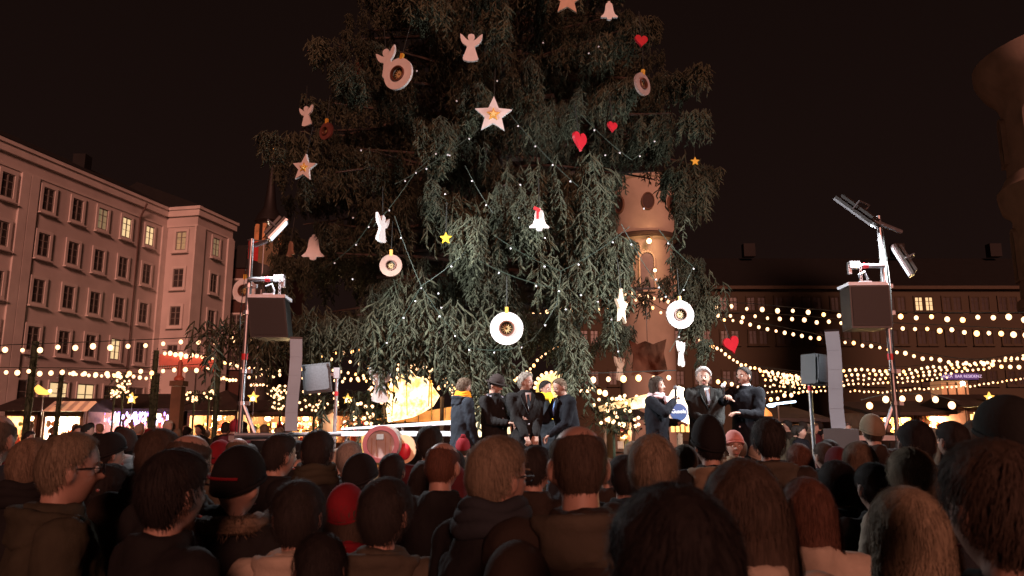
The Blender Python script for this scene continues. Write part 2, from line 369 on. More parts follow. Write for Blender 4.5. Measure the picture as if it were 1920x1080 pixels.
for k, (x, m_) in enumerate(((-.55, (.5, .03, .03)), (0, (.2, .15, .09)), (.55, (.22, .15, .09)))):
    MB().prism([(x - .27, .55), (x + .27, .5), (x + .27, -.6 - .2 * k), (x - .27, -.45 - .2 * k)], .03).build('cloth_stripe', mat('banner_%s' % ('red' if k == 0 else 'cream'), m_, .9), bn, False)
MB().tube([(-.9, 0, .6), (.9, 0, .52)], .03).build('rod', M_alu(), bn)
MB().tube([(.0, 0, .56), (.0, 0, -bn.location.z + .0)], .04).build('pole', M_alu(), bn)
# ---------------------------------------------------------------- the Christmas tree
TC = Vector((-0.40, 17.0, 0))
RZ = [(1.8, 4.2), (3.2, 4.75), (5.0, 5.35), (7.5, 5.35), (9.0, 5.15), (10.5, 4.6), (12, 3.6), (15, 2.7), (19, 1.7), (23, .8), (25.5, .1)]
def RR(z): return float(np.interp(z, [a for a, b in RZ], [b for a, b in RZ]))
tree = thing('christmas_tree', 'huge dark spruce hung with white wooden ornaments and light wires behind the stage', 'tree', TC)
bark = mat('bark', (.06, .042, .032), .9, .4, 5, bump=.6)
MB().tube([(0, 0, 0), (0, 0, 3), (.02, 0, 10), (0, 0, 18), (0, 0, 25.4)], [.42, .36, .27, .14, .02], 14).build('trunk', bark, tree)
def spray_variant(seed):
    rs = np.random.RandomState(seed); V = []; T = []
    def prism(p0, p1, r, droop=0):
        p0 = np.array(p0, float); p1 = np.array(p1, float); d = p1 - p0; L = np.linalg.norm(d); d = d / L
        a = np.cross(d, [0.3, 1, .2]); a /= np.linalg.norm(a); b = np.cross(d, a); n = len(V)
        mid = p0 + (p1 - p0) * .55 + np.array([0, 0, droop])
        for c, rr in ((p0, r * .55), (mid, r)):
            for k in range(3):
                an = 2 * PI * k / 3 + .5; V.append(c + (a * math.cos(an) + b * math.sin(an)) * rr)
        V.append(p1)
        for k in range(3):
            j = (k + 1) % 3
            T.extend([(n + k, n + j, n + 3 + j), (n + k, n + 3 + j, n + 3 + k), (n + 3 + k, n + 3 + j, n + 6)])
    ax = lambda s: np.array([.10 * math.sin(s * 2.2) + .05 * s, 0, -s])
    K = 12
    for i in range(2): prism(ax(i / 2), ax((i + 1.1) / 2), .02)
    for i in range(K):
        s = min(.98, max(0, (i + .5 + rs.uniform(-.5, .5)) / K * .95)); sd_ = 1 if rs.random() < .5 else -1; 
        L = (.36 - .20 * s) * rs.uniform(.7, 1.3); an = rs.uniform(-1.5, 1.5)
        o = np.array([sd_ * math.cos(an) * .55, math.sin(an) * .7, -rs.uniform(.35, .9)]); o /= np.linalg.norm(o)
        p = ax(s); prism(p, p + o * L, rs.uniform(.024, .036), .02)
        if i < 4:
            q = p + o * L * .5; o2 = o + rs.uniform(-.55, .55, 3) * np.array([1, 1, .3]); o2[2] -= .3; o2 /= np.linalg.norm(o2)
            prism(q, q + o2 * L * .6, .019)
    return np.array(V), np.array(T)
SV = [spray_variant(100 + i) for i in range(7)]
def seg_dist(p, a, b):
    ab = b - a; t = max(0, min(1, (p - a).dot(ab) / ab.length_squared)); return (p - (a + ab * t)).length
GAPS = []      # hollows between the limbs: (near end, far end, radius)
for px, py, r, Y0, Y1 in ((640, 545, .55, 10, 15.8), (590, 520, .42, 10, 15.8), (690, 515, .42, 10, 15.8), (1210, 395, .72, 10, 25), (1225, 500, .5, 10, 25), (1200, 600, .25, 10, 25), (1115, 620, .35, 10, 25),
                       (1240, 660, .7, 10, 25), (1150, 690, .5, 10, 25), (1020, 650, .35, 10, 16), (1010, 700, .45, 10, 25), (780, 750, .85, 10, 25), (730, 745, .6, 10, 25), (785, 715, .6, 10, 25), (1020, 590, .2, 10, 25), (1075, 572, .24, 10, 25), (1130, 568, .26, 10, 25), (1185, 560, .28, 10, 25), (1240, 575, .3, 10, 25), (1276, 592, .45, 10, 13.8), (1165, 578, .4, 10, 13), (640, 700, .6, 10, 25), (560, 700, .6, 10, 25), (870, 330, .4, 10, 15), (1190, 300, .35, 10, 15), (770, 350, .3, 10, 15.5), (1060, 450, .3, 10, 15.5), (640, 400, .3, 10, 15.5), (1010, 560, .3, 10, 15.3), (820, 480, .3, 10, 15.3), (1050, 160, .45, 10, 15.5), (800, 200, .4, 10, 15.5)):
    GAPS.append((P(px, py, Y0) - TC, P(px, py, Y1) - TC, r))
pl = [[] for _ in SV]; LIMB = []
rt = random.Random(11)
def gapped(p):
    for a, b, r in GAPS:
        if seg_dist(p, a, b) < r: return True
    return False
z = 3.75
while z < 25:
    R = RR(z); k = max(4, int(12 - z * .25)); a0 = rt.uniform(0, 6.28)
    for j in range(k):
        a = a0 + 2 * PI * (j + rt.uniform(-.3, .3)) / k; L = R * rt.uniform(.78, 1.07); zz = z + rt.uniform(-.2, .2)
        dirv = Vector((math.cos(a), math.sin(a), 0)); side = Vector((-dirv.y, dirv.x, 0))
        rise = rt.uniform(.0, .18); dr = rt.uniform(.22, .42) if z > 4 else rt.uniform(.1, .25)
        pt = lambda s: dirv * (L * s) + side * (.25 * math.sin(s * 3 + a)) + Vector((0, 0, zz + rise * L * s - dr * L * s * s + .12 * L * s ** 4))
        lp = [pt(s / 9.5) for s in range(9)]
        for i_, q_ in enumerate(lp):
            if i_ > 1 and gapped(q_): lp = lp[:i_]; break
        LIMB.append((lp, [.07 * (1 - s / 9) + .008 for s in range(len(lp))]))
        back = dirv.y > .35 or z > 15
        n = int((12 if back else 98) * (L / 4.5) ** .8) + 4
        for i in range(n):
            s = 1 - .72 * rt.random() ** 1.35; w = (.95 * (1.08 - s) + .12) * min(1, L / 3)
            o = rt.uniform(-1, 1) * w; p = pt(s) + side * o - dirv * abs(o) * .25 + Vector((0, 0, -.14 * abs(o)))
            cl = noise.noise(p * .8) + .5 * noise.noise(p * 1.9 + Vector((5, 1, 2)))
            if cl < -.26: continue
            if gapped(p + Vector((0, 0, -.25))): continue
            ln = rt.uniform(.32, .66) * (1.15 if cl > .15 else .95) * (1 if z < 12 else .8)
            if p.z - ln < 1.75: ln = max(.35, p.z - 1.75)
            pl[rt.randrange(7)].append((p, rt.uniform(0, 6.28), ln, rt.uniform(.75, 1.2), a, rt.uniform(.05, .35), .55 + .35 * rt.random() + 1.0 * max(0, cl + .12)))  # last value: random tone, plus shade near clump gaps put into the tint
    z += .40 if z < 12 else .62
# long hanging masses that break the lower outline and the flanks
for px, py, Y, n, sp, dz in ((1085, 560, 12.9, 90, .34, 1.6), (1100, 420, 12.9, 70, .4, 1.3), (700, 690, 13.6, 50, .3, 1.1), (870, 610, 12.8, 60, .5, .9), (760, 560, 12.8, 45, .3, 1.2), (935, 400, 12.8, 60, .4, .8), (1110, 330, 13, 40, .25, .8),
                           (1000, 670, 13, 26, .35, .7), (560, 590, 14.6, 60, .7, .6), (660, 620, 13.3, 80, .9, .6), (1320, 520, 16, 22, .3, .5), (1285, 330, 16, 40, .4, 1.0), (1010, 330, 12.9, 40, .3, .7), (845, 400, 12.8, 30, .2, .8), (1160, 470, 13.2, 50, .3, 1.0), (1180, 440, 13.6, 30, .4, .7),
                           (900, 690, 13, 50, .4, .6), (1085, 650, 12.9, 40, .25, .6), (720, 730, 13.4, 26, .14, .9), (830, 640, 13, 50, .4, .7), (560, 640, 14.4, 50, .6, .3), (470, 610, 14.6, 14, .5, .2), (440, 600, 14.5, 12, .2, .2)):
    c = P(px, py, Y) - TC
    for i in range(n):
        p = c + Vector((rt.gauss(0, sp), rt.gauss(0, .25), rt.uniform(-.5, .5) * dz))
        if gapped(p + Vector((0, 0, -.2))): continue
        pl[rt.randrange(7)].append((p, rt.uniform(0, 6.28), rt.uniform(.5, .95), rt.uniform(.8, 1.2), -PI / 2, rt.uniform(0, .4), rt.uniform(.9, 1.35)))
Vs = []; Ts = []; Tn = []; base = 0
for (V, T), lst in zip(SV, pl):
    if not lst: continue
    for (p, yaw, ln, wd, a, tilt, tn) in lst:
        Mx = Matrix.Rotation(tilt, 3, Vector((-math.sin(a), math.cos(a), 0))) @ Matrix.Rotation(yaw, 3, 'Z')
        A = np.array(Mx) @ np.diag([wd * ln * .95, wd * ln * .95, ln])
        vv = V @ A.T + np.array(p); Vs.append(vv); Ts.append(T + base); base += len(V)
        g_ = tn * (1.0 + .18 * np.clip(-V[:, 2], 0, 1)); Tn.append(np.c_[g_ * 1.0, g_, g_ * .96])
cm = fast_mesh('crown', np.concatenate(Vs), np.concatenate(Ts)); set_tint(cm, np.concatenate(Tn))
needle = mat('spruce_needles', (.060, .066, .043), .65, .35, 9, spec=.25, tint=True)
cr = obj('crown', cm, needle, tree); tag(cr, kind='stuff')
print('crown tris', sum(len(t) for t in Ts), 'limbs', len(LIMB))
q = MB()
for pts, rad in LIMB: q.tube(pts, rad, 5)
lb_ = q.build('limb', bark, tree); tag(lb_, kind='stuff')
def on_tree(px, py, out=.25, extra=0):
    d = ray(px, py); t = 8.0
    while t < 17:
        p = CAM + d * t
        if math.hypot(p.x - TC.x, p.y - TC.y) < RR(p.z) - .05: break
        t += .05
    return CAM + d * (t - out + extra)

# ---------------------------------------------------------------- ornaments
white = M_white(); gold = mat('gold_paint', (.75, .42, .06), .4, .2, 20); red = mat('red_paint', (.55, .015, .03), .5, .1)
yellow = mat('yellow_paint', (.95, .62, .03), .5, .05); darkw = mat('dark_varnished_wood', (.06, .02, .011), .95, .3, 5, spec=.02)
brownw = mat('varnished_wood', (.13, .045, .025), .5, .3, 5)
def angel_pts():
    half = [(0, .5), (.09, .47), (.12, .38), (.1, .29), (.06, .24), (.16, .30), (.30, .45), (.38, .50), (.37, .36), (.33, .22), (.26, .12), (.16, .06), (.13, .02), (.18, -.15), (.26, -.38), (.24, -.46), (.1, -.5)]
    return half + [(-x, z) for x, z in reversed(half[1:])] 
def bell_pts():
    half = [(0, .5), (.07, .47), (.09, .40), (.17, .36), (.22, .22), (.25, -.02), (.33, -.22), (.5, -.35), (.48, -.40), (.16, -.40), (.13, -.5), (.0, -.53)]
    return half + [(-x, z) for x, z in reversed(half[1:-1])]
def heart_pts():
    r = []
    for k in range(28):
        t = 2 * PI * k / 28; r.append((.5 / 16 * 16 * math.sin(t) ** 3, .5 / 16 * (13 * math.cos(t) - 5 * math.cos(2 * t) - 2 * math.cos(3 * t) - math.cos(4 * t))))
    return r
def ornament(kind, px, py, w, label, yaw=0, roll=0, out=.3, m=None, Y=None, hang=.5):
    p = on_tree(px, py, out) if Y is None else P(px, py, Y)
    dist = (p - CAM).dot(Vector((0, math.cos(PITCH), math.sin(PITCH)))); s = w / FPX * dist
    nm = {'star': 'star_ornament', 'angel': 'angel_ornament', 'bell': 'bell_ornament', 'ring': 'ring_ornament', 'heart': 'heart_ornament'}[kind]
    t = thing(nm, label, 'ornament', p, 0, 'painted wooden ornaments hung on the Christmas tree')
    t.rotation_euler = (0, roll, yaw)
    th = .045
    if kind == 'star':
        r = s / 1.9
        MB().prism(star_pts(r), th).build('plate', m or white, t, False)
        if w > 30 and m is None:
            MB().prism(star_pts(r * .36), .02, -th / 2 - .012).build('gold_star', gold, t, False)
            MB().prism(star_pts(r * .18), .02, -th / 2 - .034).build('star_centre', mat('pale_gold', (.95, .7, .25), .4), t, False)
        top = r
    elif kind == 'angel':
        MB().prism([(x * s / .76, z * s / .76) for x, z in angel_pts()], th).build('plate', m or white, t, False); top = .5 * s / .76
    elif kind == 'bell':
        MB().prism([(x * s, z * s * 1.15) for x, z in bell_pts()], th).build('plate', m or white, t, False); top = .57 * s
    elif kind == 'heart':
        MB().prism([(x * s, z * s) for x, z in heart_pts()], th).build('plate', red, t, False); top = .35 * s
    else:
        r = s / 2
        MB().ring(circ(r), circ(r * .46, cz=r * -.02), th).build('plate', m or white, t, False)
        MB().ring(circ(r * .475), circ(r * .40), .05, -.03).build('inner_rim', brownw, t, False)
        q = MB().ring(circ(r * .41), circ(r * .34), .02, .03)
        q.prism(circ(r * .44), .012, .05); q.build('backing', mat('dark_backing', (.04, .03, .015), .6), t, False)
        q = MB()
        for k in range(12): q.prism([(x, z) for x, z in [(-.018 * s, .03 * s), (.018 * s, .03 * s), (0, .17 * s)]], .02, .02, Matrix.Rotation(k * PI / 6, 3, 'Y'))
        q.build('straw_star', mat('straw', (.6, .45, .2), .6), t, False)
        MB().box((0, 0, r + .03), (.05, .05, .1)).build('hanger', gold, t, False); top = r + .08
    MB().tube([(0, 0, top - .02), (0, .05, top + hang)], .008, 5).build('cord', M_cable(), t)
    return t
ornament('star', 925, 216, 70, 'large white star with gold star centre, high in the middle of the tree', roll=.03, out=.5)
ornament('star', 571, 315, 52, 'white star with gold centre tilted at the left edge of the tree', roll=.12, yaw=-.35, out=.45)
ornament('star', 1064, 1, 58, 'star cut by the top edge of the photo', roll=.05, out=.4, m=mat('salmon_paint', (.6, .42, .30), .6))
ornament('star', 1303, 303, 17, 'small yellow star at the right edge of the tree', m=yellow, out=.6, Y=15.5)
ornament('star', 836, 447, 22, 'small yellow star left of the tree centre', m=yellow, out=.5)
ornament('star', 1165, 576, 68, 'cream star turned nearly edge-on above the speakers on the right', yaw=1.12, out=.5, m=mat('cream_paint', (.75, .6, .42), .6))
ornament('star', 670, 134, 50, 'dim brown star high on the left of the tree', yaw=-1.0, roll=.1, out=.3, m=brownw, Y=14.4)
ornament('angel', 883, 90, 42, 'white angel with spread wings near the top of the photo', roll=.03, out=.45)
ornament('angel', 575, 218, 30, 'small white angel at the left edge of the tree above the tilted star', roll=-.1, yaw=-.4, out=.5, Y=14.8)
ornament('angel', 727, 118, 44, 'white angel half hidden behind a ring ornament', roll=-.2, yaw=-.5, out=.25)
ornament('angel', 716, 429, 40, 'narrow white angel seen from the side, left of the small yellow star', yaw=1.15, roll=.08, out=.5)
ornament('angel', 1277, 664, 36, 'slim white angel hanging just above the white-haired man', yaw=1.0, out=.5, Y=13.6)
ornament('angel', 713, 722, 50, 'white angel hanging low beside the glowing stall', yaw=.7, out=.3, Y=13.6)
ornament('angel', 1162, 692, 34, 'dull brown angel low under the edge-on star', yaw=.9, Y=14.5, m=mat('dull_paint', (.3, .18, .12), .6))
ornament('ring', 747, 139, 62, 'tilted white ring ornament near the top left of the tree', yaw=-.45, roll=.2, out=.5)
ornament('ring', 1204, 158, 44, 'dim white ring turned sideways high on the right of the tree', yaw=.75, roll=.15, out=.3, m=mat('dimmed_white', (.4, .3, .27), .6))  # white ring, its dimness put into a darker colour
ornament('ring', 950, 616, 62, 'brightly lit white ring with straw star in the middle of the tree', out=.6)
ornament('ring', 1275, 590, 53, 'white ring ornament on the right above the white-haired man', out=.6, yaw=.15, Y=13.0)
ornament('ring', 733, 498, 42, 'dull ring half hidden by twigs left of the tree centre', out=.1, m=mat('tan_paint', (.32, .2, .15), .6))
ornament('ring', 458, 545, 46, 'white ring hanging behind the left light mast', Y=14.6, yaw=-.2)
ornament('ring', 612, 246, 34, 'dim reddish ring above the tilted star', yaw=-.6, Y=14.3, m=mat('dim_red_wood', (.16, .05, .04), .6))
ornament('bell', 588, 463, 42, 'broad white bell on the left side of the tree', out=.5, Y=13.9)
ornament('bell', 1142, 20, 32, 'white bell near the top right, touching the frame edge', out=.4)
b_ = ornament('bell', 1011, 411, 38, 'white bell with a red ribbon right of the tree centre', out=.5, yaw=.1)
MB().box((-.03, -.035, .07), (.035, .025, .15)).box((-.04, -.04, .15), (.11, .035, .045), Matrix.Rotation(.4, 3, 'Y')).build('ribbon', red, b_, False)
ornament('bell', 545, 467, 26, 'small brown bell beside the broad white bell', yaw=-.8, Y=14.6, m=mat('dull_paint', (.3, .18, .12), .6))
ornament('heart', 1202, 76, 26, 'small red heart high on the right of the tree', yaw=.3, out=.4)
ornament('heart', 1087, 263, 40, 'narrow red heart turned sideways above the tree centre', yaw=.85, roll=-.1, out=.45)
ornament('heart', 1148, 237, 22, 'faint small red heart right of the narrow heart', yaw=.6, out=.05)
ornament('heart', 1371, 645, 36, 'red heart hanging clear of the tree before the dark palace', yaw=.4, Y=15.5, roll=-.3)
# ---------------------------------------------------------------- light wires on the tree
bulb_off = mat('clear_bulb', (.75, .78, .8), .2, .02, emit=(.8, .85, 1), power=.05)  # unlit bulbs, with a faint glow put into their material
tiny = MB().ball((0, 0, 0), .016, 8, 6).mesh('bulb')
def wire(pts, n, label, out=.3, m=None):
    pts = [on_tree(px, py, out) for px, py in pts]
    t = thing('light_wire', label, 'light string', pts[0], 0, 'thin light wires criss-crossing the Christmas tree')
    P_ = []
    for a, b in zip(pts[:-1], pts[1:]):
        for k in range(8):
            s = k / 8; q = a.lerp(b, s); q.z -= .12 * 4 * s * (1 - s) * (b - a).length / 3; P_.append(q - pts[0])
    P_.append(pts[-1] - pts[0])
    MB().tube(P_, .006, 5).build('cable', m or M_green(), t)
    for i in range(n):
        q = P_[int((i + .5) / n * (len(P_) - 1))]; b = obj('bulb', tiny, bulb_off, t, q + Vector((0, -.01, -.04)))
wire([(900, 240), (740, 345)], 4, 'wire slanting down to the left from the large star')
wire([(955, 212), (1085, 350)], 4, 'wire slanting down to the right from the large star')
wire([(1090, 215), (1185, 300), (1240, 245)], 4, 'wire making a V high on the right of the tree')
wire([(905, 442), (790, 536), (705, 665)], 5, 'long green wire from the tree centre down to the lower left')
wire([(740, 405), (790, 536), (845, 615), (880, 652), (955, 655)], 6, 'green wire swinging under the bright ring')
wire([(925, 440), (1052, 508), (1180, 425)], 4, 'green wire making a wide V right of the ribboned bell')
wire([(1052, 508), (1044, 570), (1000, 635), (955, 655)], 3, 'curved wire joining the V to the bright ring')
wire([(700, 408), (668, 455), (605, 503)], 3, 'wire between the side-on angel and the broad bell')
wire([(1165, 420), (1235, 535), (1255, 560)], 3, 'wire running down over the clock tower')
wire([(872, 310), (925, 400)], 2, 'short wire above the tree centre')
wire([(1235, 430), (1300, 500), (1270, 560)], 3, 'wire on the right flank of the tree')
wire([(830, 270), (780, 320), (700, 425)], 3, 'wire left of the large star running down')
wire([(1255, 660), (1290, 590)], 1, 'short wire beside the slim white angel')
wire([(1140, 560), (1165, 680)], 2, 'wire hanging past the edge-on star')
wire([(900, 490), (1040, 540)], 2, 'low wire across the middle of the tree')
rb = random.Random(5); sc = thing('light_wire', 'scattered small white bulbs over the upper tree', 'light string', TC, 0, None); prev = None
for i in range(28):
    px, py = rb.uniform(660, 1240), rb.uniform(5, 600)
    if py < 200 and abs(px - 950) > 200: continue
    p = on_tree(px, py, .1)
    if p.y > 15.5: continue
    obj('bulb', tiny, bulb_off, sc, p - TC)
# ---------------------------------------------------------------- festoon strings
bulb_me = MB().ball((0, 0, 0), (.047, .047, .055), 12, 8).mesh('bulb')
bulb_sm = MB().ball((0, 0, 0), (.05, .05, .055), 10, 7).mesh('bulb')
sock = MB().tube([(0, 0, .05), (0, 0, .12)], .03, 6).mesh('socket')
warm2 = mat('bulb_glow_orange', (1, .7, .4), .4, 0, emit=(1, .42, .13), power=6)
def festoon(pts, n, Y, label, size=1.0, Y2=None, jit=.0, first=True):
    Y2 = Y2 or Y; k = len(pts)
    # arc-length samples through the picture points, each set at its own depth
    seg = [math.hypot(pts[i + 1][0] - pts[i][0], pts[i + 1][1] - pts[i][1]) for i in range(k - 1)]; tot = sum(seg)
    def at(s):
        d = s * tot; i = 0
        while i < k - 2 and d > seg[i]: d -= seg[i]; i += 1
        f = d / seg[i]; px = pts[i][0] + (pts[i + 1][0] - pts[i][0]) * f; py = pts[i][1] + (pts[i + 1][1] - pts[i][1]) * f
        return P(px, py, Y + (Y2 - Y) * s)
    o0 = at(0); t = thing('light_garland', label, 'light string', o0, 0, 'strings of warm bulbs over the market')
    MB().tube([at(i / 40) - o0 + Vector((0, 0, .11)) for i in range(41)], .009, 5).build('cable', M_cable(), t)
    for i in range(n):
        p = at((i + .5) / n) - o0 + Vector((0, 0, rb.uniform(-1, 1) * .03 + jit * rb.uniform(-1, 1)))
        b = obj('bulb', bulb_me, M_bulb() if rb.random() < .8 else warm2, t, p); f = size * rb.uniform(.75, 1.15); b.scale = (f, f, f)
    return t
F = festoon
F([(-40, 661), (12, 657), (150, 652), (320, 645), (475, 636), (520, 634)], 17, 15, 'upper string of widely spaced bulbs before the left palace wing', 1.0)
F([(-20, 698), (130, 699), (215, 701), (300, 697), (400, 690)], 20, 17, 'second string of bulbs before the left palace wing, below the upper one')
F([(125, 700), (200, 705), (292, 710)], 14, 20, 'short string of close bulbs sagging under the second string', .9)
F([(405, 676), (432, 682), (458, 690), (530, 697)], 11, 20, 'string just left of the left mast, level with its red band', .9)
F([(405, 707), (445, 715)], 7, 22, 'short low string left of the mast foot', .85)
F([(468, 722), (502, 724)], 6, 24, 'tiny string over the lit doorway behind the mast', .8)
F([(450, 712), (480, 705), (530, 703)], 7, 21, 'string crossing behind the left loudspeaker column', .9)
F([(555, 670), (620, 664), (700, 650)], 9, 19, 'string rising behind the lower left branches', .9, 18)
F([(545, 690), (640, 697), (760, 716), (860, 727)], 22, 21, 'long sagging string behind the bright stall', .9)
F([(640, 712), (720, 705), (800, 707), (860, 700)], 18, 22, 'string over the bright stall rising to the red hat', .9)
F([(560, 708), (640, 715), (740, 712)], 12, 24, 'string low between the monitor speaker and the stall', .85)
F([(780, 735), (850, 722), (940, 716), (1000, 700)], 18, 20, 'string behind the heads of the people at the left of the stage', .85)
F([(935, 745), (955, 722), (985, 700), (1010, 674), (1046, 650), (1082, 625)], 20, 18.5, 'string climbing steeply between the hanging branches', .75, 20)
F([(980, 598), (1015, 588), (1060, 571), (1120, 558), (1180, 549), (1233, 561), (1300, 575)], 24, 19.5, 'arched string above the edge-on star', .95)
F([(1062, 584), (1140, 579), (1200, 562), (1245, 588), (1300, 590)], 14, 21, 'lower arched string behind the edge-on star', .85)
F([(1328, 572), (1415, 578), (1497, 586), (1567, 592), (1700, 595), (1800, 597), (1935, 597)], 21, 19, 'uppermost long string on the right behind the hanging loudspeaker', 1.0, 13)
F([(1335, 593), (1430, 595), (1500, 600), (1575, 607), (1650, 613), (1760, 619), (1935, 629)], 26, 20, 'second long string on the right just under the uppermost', .95, 14)
F([(1350, 598), (1373, 602), (1460, 620), (1545, 637), (1640, 651), (1720, 670), (1800, 682), (1935, 687)], 36, 20, 'third long string on the right sloping down to the right', .85, 15)
F([(1308, 638), (1350, 657), (1390, 683), (1440, 699), (1500, 708), (1560, 716)], 30, 19, 'string falling steeply right of the slim angel', .8, 22)
for i, (a, b, n, lab) in enumerate((
    ([(1420, 694), (1500, 704), (1590, 693), (1700, 695), (1800, 684), (1935, 670)], 46, .85, 'uppermost string of the dense bundle right of the mast foot'),
    ([(1425, 702), (1500, 712), (1590, 704), (1700, 700), (1800, 690), (1935, 664)], 46, .8, 'second string of the dense bundle right of the mast foot'),
    ([(1430, 710), (1500, 720), (1590, 713), (1700, 708), (1790, 698), (1860, 690)], 42, .75, 'third string of the dense bundle right of the mast foot'),
    ([(1430, 722), (1500, 728), (1590, 722), (1700, 717), (1780, 708)], 38, .7, 'fourth string of the dense bundle right of the mast foot'),
    ([(1435, 735), (1500, 735), (1560, 734)], 15, .75, 'lowest string between the white-haired man and the column'),
    ([(1590, 733), (1650, 736), (1700, 731), (1750, 728), (1800, 726), (1880, 716), (1935, 708)], 40, .7, 'low string over the huts at the right edge'))):
    F(a, b, 21 + i * 1.2, lab, n * .95)
F([(1098, 712), (1180, 709), (1268, 706)], 6, 13.5, 'string of big bulbs behind the long-haired woman', 1.0)
F([(1340, 715), (1372, 722), (1440, 750), (1490, 738)], 12, 18, 'string passing behind the man in the navy coat', .85)
F([(1085, 735), (1110, 728), (1140, 742)], 5, 15, 'few bulbs right of the leaning man', 1.0)
F([(1615, 762), (1673, 748), (1714, 751), (1738, 748), (1800, 765)], 6, 13.0, 'string of big bulbs behind the right mast foot', 1.1)
F([(560, 664), (640, 676), (700, 688)], 8, 17.5, 'faint string under the lowest left branches', .7)
# ---------------------------------------------------------------- people: shared builders (faces -Y, feet at z=0, 1.76 m tall)
def head_pt(d, t=0.0):
    x, y, z = d
    rx, ry, rz_ = .074, .094, .118
    X = x * rx; Y = y * ry; Z = z * rz_
    if z > 0:
        f_ = min(1.16, math.sqrt(max(0, 1 - z ** 2.9)) / math.sqrt(max(1e-6, 1 - z * z))) if z < .999 else 1.16
        X *= f_ * (1 + .05 * math.sin(PI * z)); Y *= f_
    if z < 0: X *= 1 - .34 * (-z) ** 1.6; Y = Y * (1 - (.03 if y < 0 else .42) * (-z) ** 1.4)
    if y < 0:
        X *= 1 + .03 * (-y)
        Y *= 1 - .09 * max(0, 1 - abs(z) * 1.1)        # flatter face
        Y -= .006 * math.exp(-((z - .18) / .1) ** 2) * (1 - abs(x)) # brow
        Y += .010 * math.exp(-((z - .02) / .10) ** 2) * math.exp(-((abs(x) - .40) / .16) ** 2)  # sockets
        Y -= .007 * math.exp(-((z + .30) / .12) ** 2) * math.exp(-((abs(x) - .45) / .25) ** 2)  # cheeks
        Y -= .006 * math.exp(-((z + .62) / .08) ** 2) * math.exp(-(x / .3) ** 2)  # lips
        Y -= .013 * math.exp(-((z + .90) / .13) ** 2) * math.exp(-(x / .3) ** 2)  # chin
    v = Vector((X, Y, Z))
    return v + v.normalized() * t
def sph(nu, nv):
    out = []
    for i in range(nv + 1):
        th = PI * i / nv
        for j in range(nu):
            ph = 2 * PI * j / nu; out.append(Vector((math.sin(th) * math.cos(ph), math.sin(th) * math.sin(ph), math.cos(th))))
    fs = [(i * nu + j, (i + 1) * nu + j, (i + 1) * nu + (j + 1) % nu, i * nu + (j + 1) % nu) for i in range(nv) for j in range(nu)]
    return out, fs
SD, SF = sph(44, 32)
def head_mb(mb, M):
    mb.add([M @ head_pt(d) for d in SD], SF)
    mb.caps(M @ Vector((0, -.082, .018)), M @ Vector((0, -.103, -.022)), .009, .013, 10)          # nose
    mb.caps(M @ Vector((-.012, -.092, -.026)), M @ Vector((.012, -.092, -.026)), .008, .008, 8)
    for s in (-1, 1):
        mb.ball(M @ Vector((s * .082, .010, -.005)), (.011, .019, .033), 10, 8, M.to_3x3() @ Matrix.Rotation(s * .35, 3, 'Z'))
        mb.ball(M @ Vector((s * .077, .006, -.028)), (.008, .010, .014), 8, 6)
def sst(a, b, x): t = min(1, max(0, (x - a) / (b - a))); return t * t * (3 - 2 * t)
def hair_mask(d, low=0.0, bald=False):
    m = d.y * .9 + d.z * .9 + abs(d.x) * .12 + low
    v = sst(.0, .13, m)
    if bald: v *= 1 - sst(.70, .86, d.z - .25 * d.y + .12)
    return v
def rot_between(a, b, s): return a.slerp(b, s) if a.angle(b) < 3.1 else a
HAIR = {}
